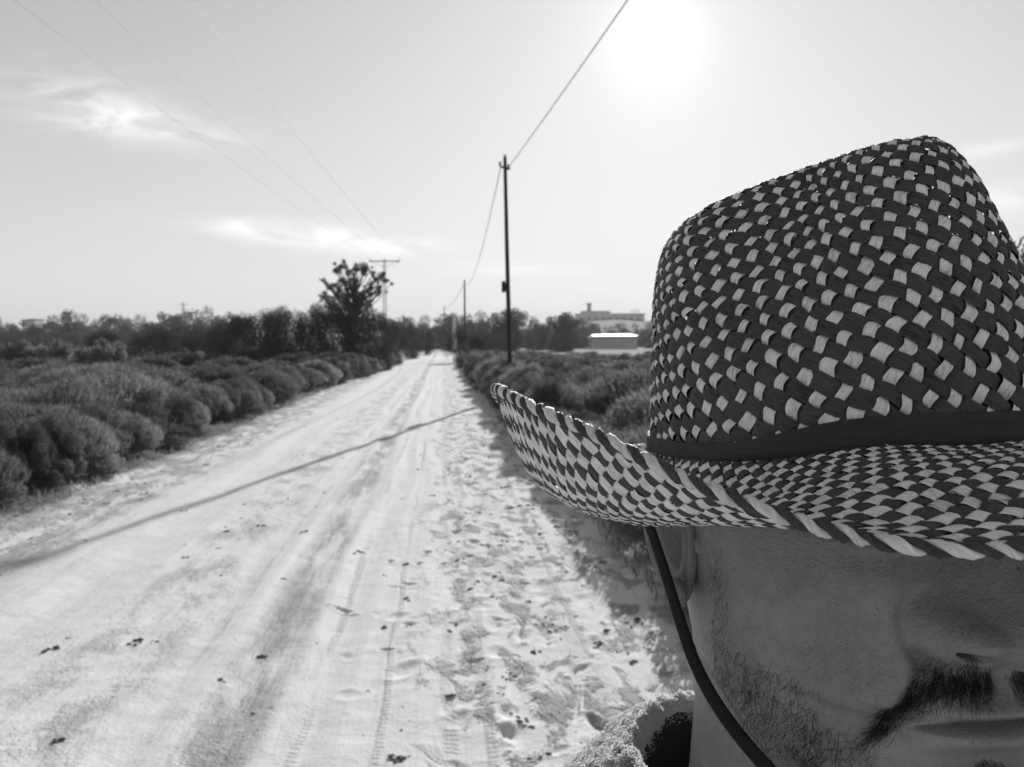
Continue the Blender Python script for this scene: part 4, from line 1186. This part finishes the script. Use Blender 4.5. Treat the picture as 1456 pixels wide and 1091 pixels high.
# ------------------------------------------------------------------ poles, wires, mast
M_POLE=grey('weathered_wood',.022,.85,.3,20,.4,90); M_STEEL=grey('galvanised_steel',.30,.55,.15,20,metallic=.3); M_WIRE=grey('cable_sheath',.02,.6,.1,10)
def curve_pts(a,b_,sag,n=40):
    s=np.linspace(0,1,n)[:,None]; p=a*(1-s)+b_*s; p[:,2]-=(4*sag*s*(1-s))[:,0]; return p
def pole(px,pybase_Y,H_,lean,label,rad=.076,group='wooden poles along the track',box=True):
    x=(px-728)/FPX*pybase_Y; Y=pybase_Y; o=empty('utility_pole',(x,Y,gz(x,Y)-.3)); tag(o,label,'pole',group)
    H2=H_+.3
    b1=MB().tube(np.array([[0,0,0],[lean*.35,0,H2*.33],[lean*.7,0,H2*.66],[lean,0,H2]]),[rad,rad*.92,rad*.82,rad*.7],12); b1.build('shaft',M_POLE,o,smooth=True)
    b2=MB().tube(np.array([[lean,0,H2-.02],[lean,0,H2+.10]]),[rad*.75,rad*.35],10); b2.build('cap',M_POLE,o,smooth=True)
    if box:
        z=H2-3.95*H_/7.3; xx=lean*z/H2
        b3=MB(); b3.box((xx-.20,-.12,z-.20),(xx-.08,.02,z+.14)); b3.box((xx-.10,-.12,z-.16),(xx-.02,-.02,z+.06)); b3.build('junction_box',M_POLE,o)
        b4=MB(); b4.box((lean-.14,-.04,H2-.31),(lean+.02,.04,H2-.26)); b4.tube(np.array([[lean-.15,0,H2-.26],[lean-.15,0,H2-.12]]),.035,8); b4.tube(np.array([[lean+.11,0,H2-.34],[lean+.11,0,H2-.20]]),.03,8); b4.box((lean-.02,-.05,H2-.36),(lean+.16,.05,H2-.30)); b4.build('bracket',M_POLE,o)
    return o,np.array([x+lean,Y,gz(x,Y)-.3+H2])
P1,t1=pole(726.5,24.7,7.28,-.185,'dark wooden pole with a small box, tallest and nearest on the right of the track')
P2,t2=pole(661,73.8,ht(400,73.8),0,'thin distant pole right of the vanishing track, second nearest',.10,box=False)
P3,t3=pole(632,140,ht(437,140),0,'faintest farthest pole at the end of the track',.11,box=False)
def wire(name,a,b_,sag,r,label,group):
    p=curve_pts(a,b_,sag); o=empty(name,tuple(a)); tag(o,label,'wire',group)
    bpy.data.objects.remove(o)
    mb=MB().tube(p-a,r,6); w_=mb.build(name,M_WIRE,loc=tuple(a)); tag(w_,label,'wire',group); return w_
off1=np.array([.12,0,-.28]); off2=np.array([-.14,0,-.3])
nxt=np.array([7.6,-21.,8.6])
wire('overhead_wire',t1+off1,nxt,.35,.010,'single wire rising from the near pole top towards the sun','pole line wires')
wire('overhead_wire',t1+off2,t2+np.array([0,0,-.2]),1.3,.012,'wire sagging from the near pole to the second pole','pole line wires')
wire('overhead_wire',t2+np.array([0,0,-.2]),t3+np.array([0,0,-.2]),.6,.02,'faint wire between the second pole and the farthest pole','pole line wires')
# T mast with three conductors passing overhead on the left
Ym=92.; xm=(548-728)/FPX*Ym; Hm=ht(371,Ym)
mo=empty('power_mast',(xm,Ym,gz(xm,Ym)-.2)); tag(mo,'slender T-shaped power mast with a crossarm, right of the open-crowned tree','mast')
ms=MB()
for sx in (-1,1):
    for sy in (-1,1): ms.tube(np.array([[.22*sx,.22*sy,0],[.11*sx,.11*sy,Hm+.2]]),.022,5)
for k in range(22):
    z0=k*(Hm/22); z1=(k+1)*(Hm/22); w0=.22-.11*z0/Hm; w1=.22-.11*z1/Hm; s=1 if k%2 else -1
    for sy in (-1,1):
        ms.tube(np.array([[-w0*s,w0*sy,z0],[w1*s,w1*sy,z1]]),.012,4); ms.tube(np.array([[w0*sy,-w0*s,z0],[w1*sy,w1*s,z1]]),.012,4)
ms.build('lattice_shaft',M_STEEL,mo)
ca=MB(); aw=1.75
ca.box((-aw,-.07,Hm+.02),(aw,.07,Hm+.14)); ca.tube(np.array([[-aw,0,Hm],[0,0,Hm-.55]]),.02,4); ca.tube(np.array([[aw,0,Hm],[0,0,Hm-.55]]),.02,4)
ca.build('crossarm',M_STEEL,mo)
for k in range(7):
    xx=-aw+.06+k*(2*aw-.12)/6
    if k%3==0: MB().tube(np.array([[xx,0,Hm+.14],[xx,0,Hm+.36]]),[.07,.045],8).build('insulator',M_STEEL,mo,smooth=True)
ends=[at(20,1,0),at(135,1,0),at(270,1,0)]
for k,(px,xx,lab) in enumerate(((20,-aw+.06,'leftmost of the three thin wires crossing the top left sky'),(135,0.,'middle of the three thin wires crossing the top left sky'),(270,aw-.06,'rightmost of the three thin wires crossing the top left sky'))):
    a=np.array([xm+xx,Ym,gz(xm,Ym)+Hm+.15])
    d=dirpx(px,0); d=d/d[1]; Yn=19.5; pn=np.array([d[0]*Yn,Yn,CAMH+d[2]*Yn])
    e=a+(pn-a)*1.42; e[2]=pn[2]+1.4
    p=np.stack([catmull([0,1,2],np.array([a[q],pn[q],e[q]]),np.linspace(0,2,60)) for q in range(3)],-1)
    o=MB().tube(p-a,.0065,6).build('power_line',M_WIRE,loc=tuple(a)); tag(o,lab,'wire','three overhead power lines')
# small faraway aerial on the left treeline
ao=empty('radio_mast',tuple(at(262,150,0))); tag(ao,'tiny faraway aerial mast above the left treeline','mast')
z1=ht(430,150)
MB().tube(np.array([[0,0,0],[0,0,z1]]),.10,6).build('shaft',M_STEEL,ao)
for k,zz in enumerate((z1-.5,z1-1.3,z1-2.1)): MB().tube(np.array([[-.8+.2*k,0,zz],[.8-.2*k,0,zz]]),.06,5).build('antenna_rod',M_STEEL,ao)
# white gate post / kiln-like pillar at the far end
wx,wy=(646-728)/FPX*110,110.
po_=empty('white_pillar',(wx,wy,gz(wx,wy))); tag(po_,'slim white pillar standing before the far trees at the end of the track','pillar')
hp=ht(447,wy)
b1=MB(); b1.box((-.30,-.30,0),(.30,.30,hp*.62)); b1.box((-.22,-.22,hp*.62),(.22,.22,hp*.95)); b1.build('shaft',grey('whitewash',.55,.8,.1,4),po_)
b1=MB(); b1.box((-.32,-.32,hp*.95),(.32,.32,hp)); b1.build('cap',bpy.data.materials['whitewash'],po_)

# ------------------------------------------------------------------ buildings
M_WALL=grey('pale_render',.55,.85,.15,.4); M_ROOF=grey('dull_roof',.35,.8,.2,.8); M_DARKW=grey('dark_opening',.03,.5,.2,1); M_WHITE=grey('white_sheet',.55,.5,.05,.3)
Yb=500.
def bx(px): return (px-867)/FPX*Yb
xb=(867-728)/FPX*Yb; zb0=gz(xb,Yb)
bo=empty('hilltop_building',(xb,Yb,zb0)); tag(bo,'long pale building with a chimney tower on the low hill at the right','building')
def zz_(py): return ht(py,Yb)-zb0
w1=MB(); w1.box((bx(820),0,-4),(bx(916),16,zz_(447))); w1.box((bx(828),3,zz_(447)),(bx(868),13,zz_(443))); w1.build('wall',M_WALL,bo)
r1=MB(); r1.box((bx(819),-.6,zz_(447)+.01),(bx(827.5),17,zz_(446.2))); r1.box((bx(868.5),-.6,zz_(447)+.01),(bx(917),17,zz_(446.0))); r1.box((bx(827),2.4,zz_(443)+.01),(bx(869),13.6,zz_(442.2))); r1.build('roof',M_ROOF,bo)
c1=MB(); c1.box((bx(836),6,zz_(442)),(bx(841.5),8.4,zz_(432.5))); c1.box((bx(835),5.6,zz_(432.5)),(bx(842.5),8.8,zz_(430.8))); c1.build('chimney',M_ROOF,bo)
c2=MB(); 
for px in (899,904,909): c2.tube(np.array([[bx(px),4,zz_(446)],[bx(px),4,zz_(441)]]),.18,5)
c2.box((bx(897),3.8,zz_(442)),(bx(911),4.2,zz_(441.3))); c2.build('roof_frame',M_STEEL,bo)
for k in range(9):
    x0=bx(825+k*10); wv=MB(); wv.box((x0,-.05,zz_(456)),(x0+1.7,.3,zz_(451.5))); wv.build('window',M_DARKW,bo)
# long white roof in the field
Yw=165.
xw=(874-728)/FPX*Yw; so=empty('white_shed',(xw,Yw,gz(xw,Yw))); tag(so,'long low shed with a gleaming white roof beyond the pale field','shed')
def wxp(px): return (px-874)/FPX*Yw
zr0=ht(480.5,Yw); zr1=ht(474.8,Yw)
s1=MB(); s1.box((wxp(842),.3,0),(wxp(906),7.7,zr0-.02)); s1.build('wall',M_WALL,so)
s2=MB()
V=np.array([[wxp(839),0,zr0],[wxp(909),0,zr0],[wxp(907),0,zr0+.45],[wxp(841),0,zr0+.35],[wxp(845),4,zr1-.15],[wxp(897),4,zr1],[wxp(839),8,zr0],[wxp(909),8,zr0]])
s2.add(V,[[0,1,2,3],[3,2,5,4],[4,5,7,6],[0,3,4,6],[1,7,5,2],[0,6,7,1]]); s2.build('roof',M_WHITE,so)
# pale little houses peeping out on the far left
for k,(px,lab) in enumerate(((38,'leftmost of the two pale little houses in the far left treeline'),(47,'right one of the two pale little houses in the far left treeline'))):
    x=(px-728)/FPX*200; ho=empty('small_house',(x,200,gz(x,200))); tag(ho,lab,'house','pale houses at the far left')
    h_=ht(456-k,200)
    b1=MB(); b1.box((-.8,0,0),(.8,4,h_)); b1.build('wall',M_WHITE,ho); b1=MB(); b1.box((-.95,-.2,h_+.002),(.95,4.2,h_+.25)); b1.build('roof',M_ROOF,ho)

# ------------------------------------------------------------------ air
hz=MB(); hz.box((-2700,-900,-3.0),(2700,4100,60)); 
m=bpy.data.materials.new('haze_air'); m.use_nodes=True; nt=m.node_tree; nt.nodes.remove(nt.nodes['Principled BSDF'])
pv=nt.nodes.new('ShaderNodeVolumePrincipled'); pv.inputs['Color'].default_value=(.9,.9,.9,1); pv.inputs['Density'].default_value=HAZE; pv.inputs['Anisotropy'].default_value=0.0
nt.links.new(pv.outputs[0],nt.nodes['Material Output'].inputs['Volume'])
ho=hz.build('haze',m); tag(ho,kind='stuff'); ho['label']='thin even haze in the air'
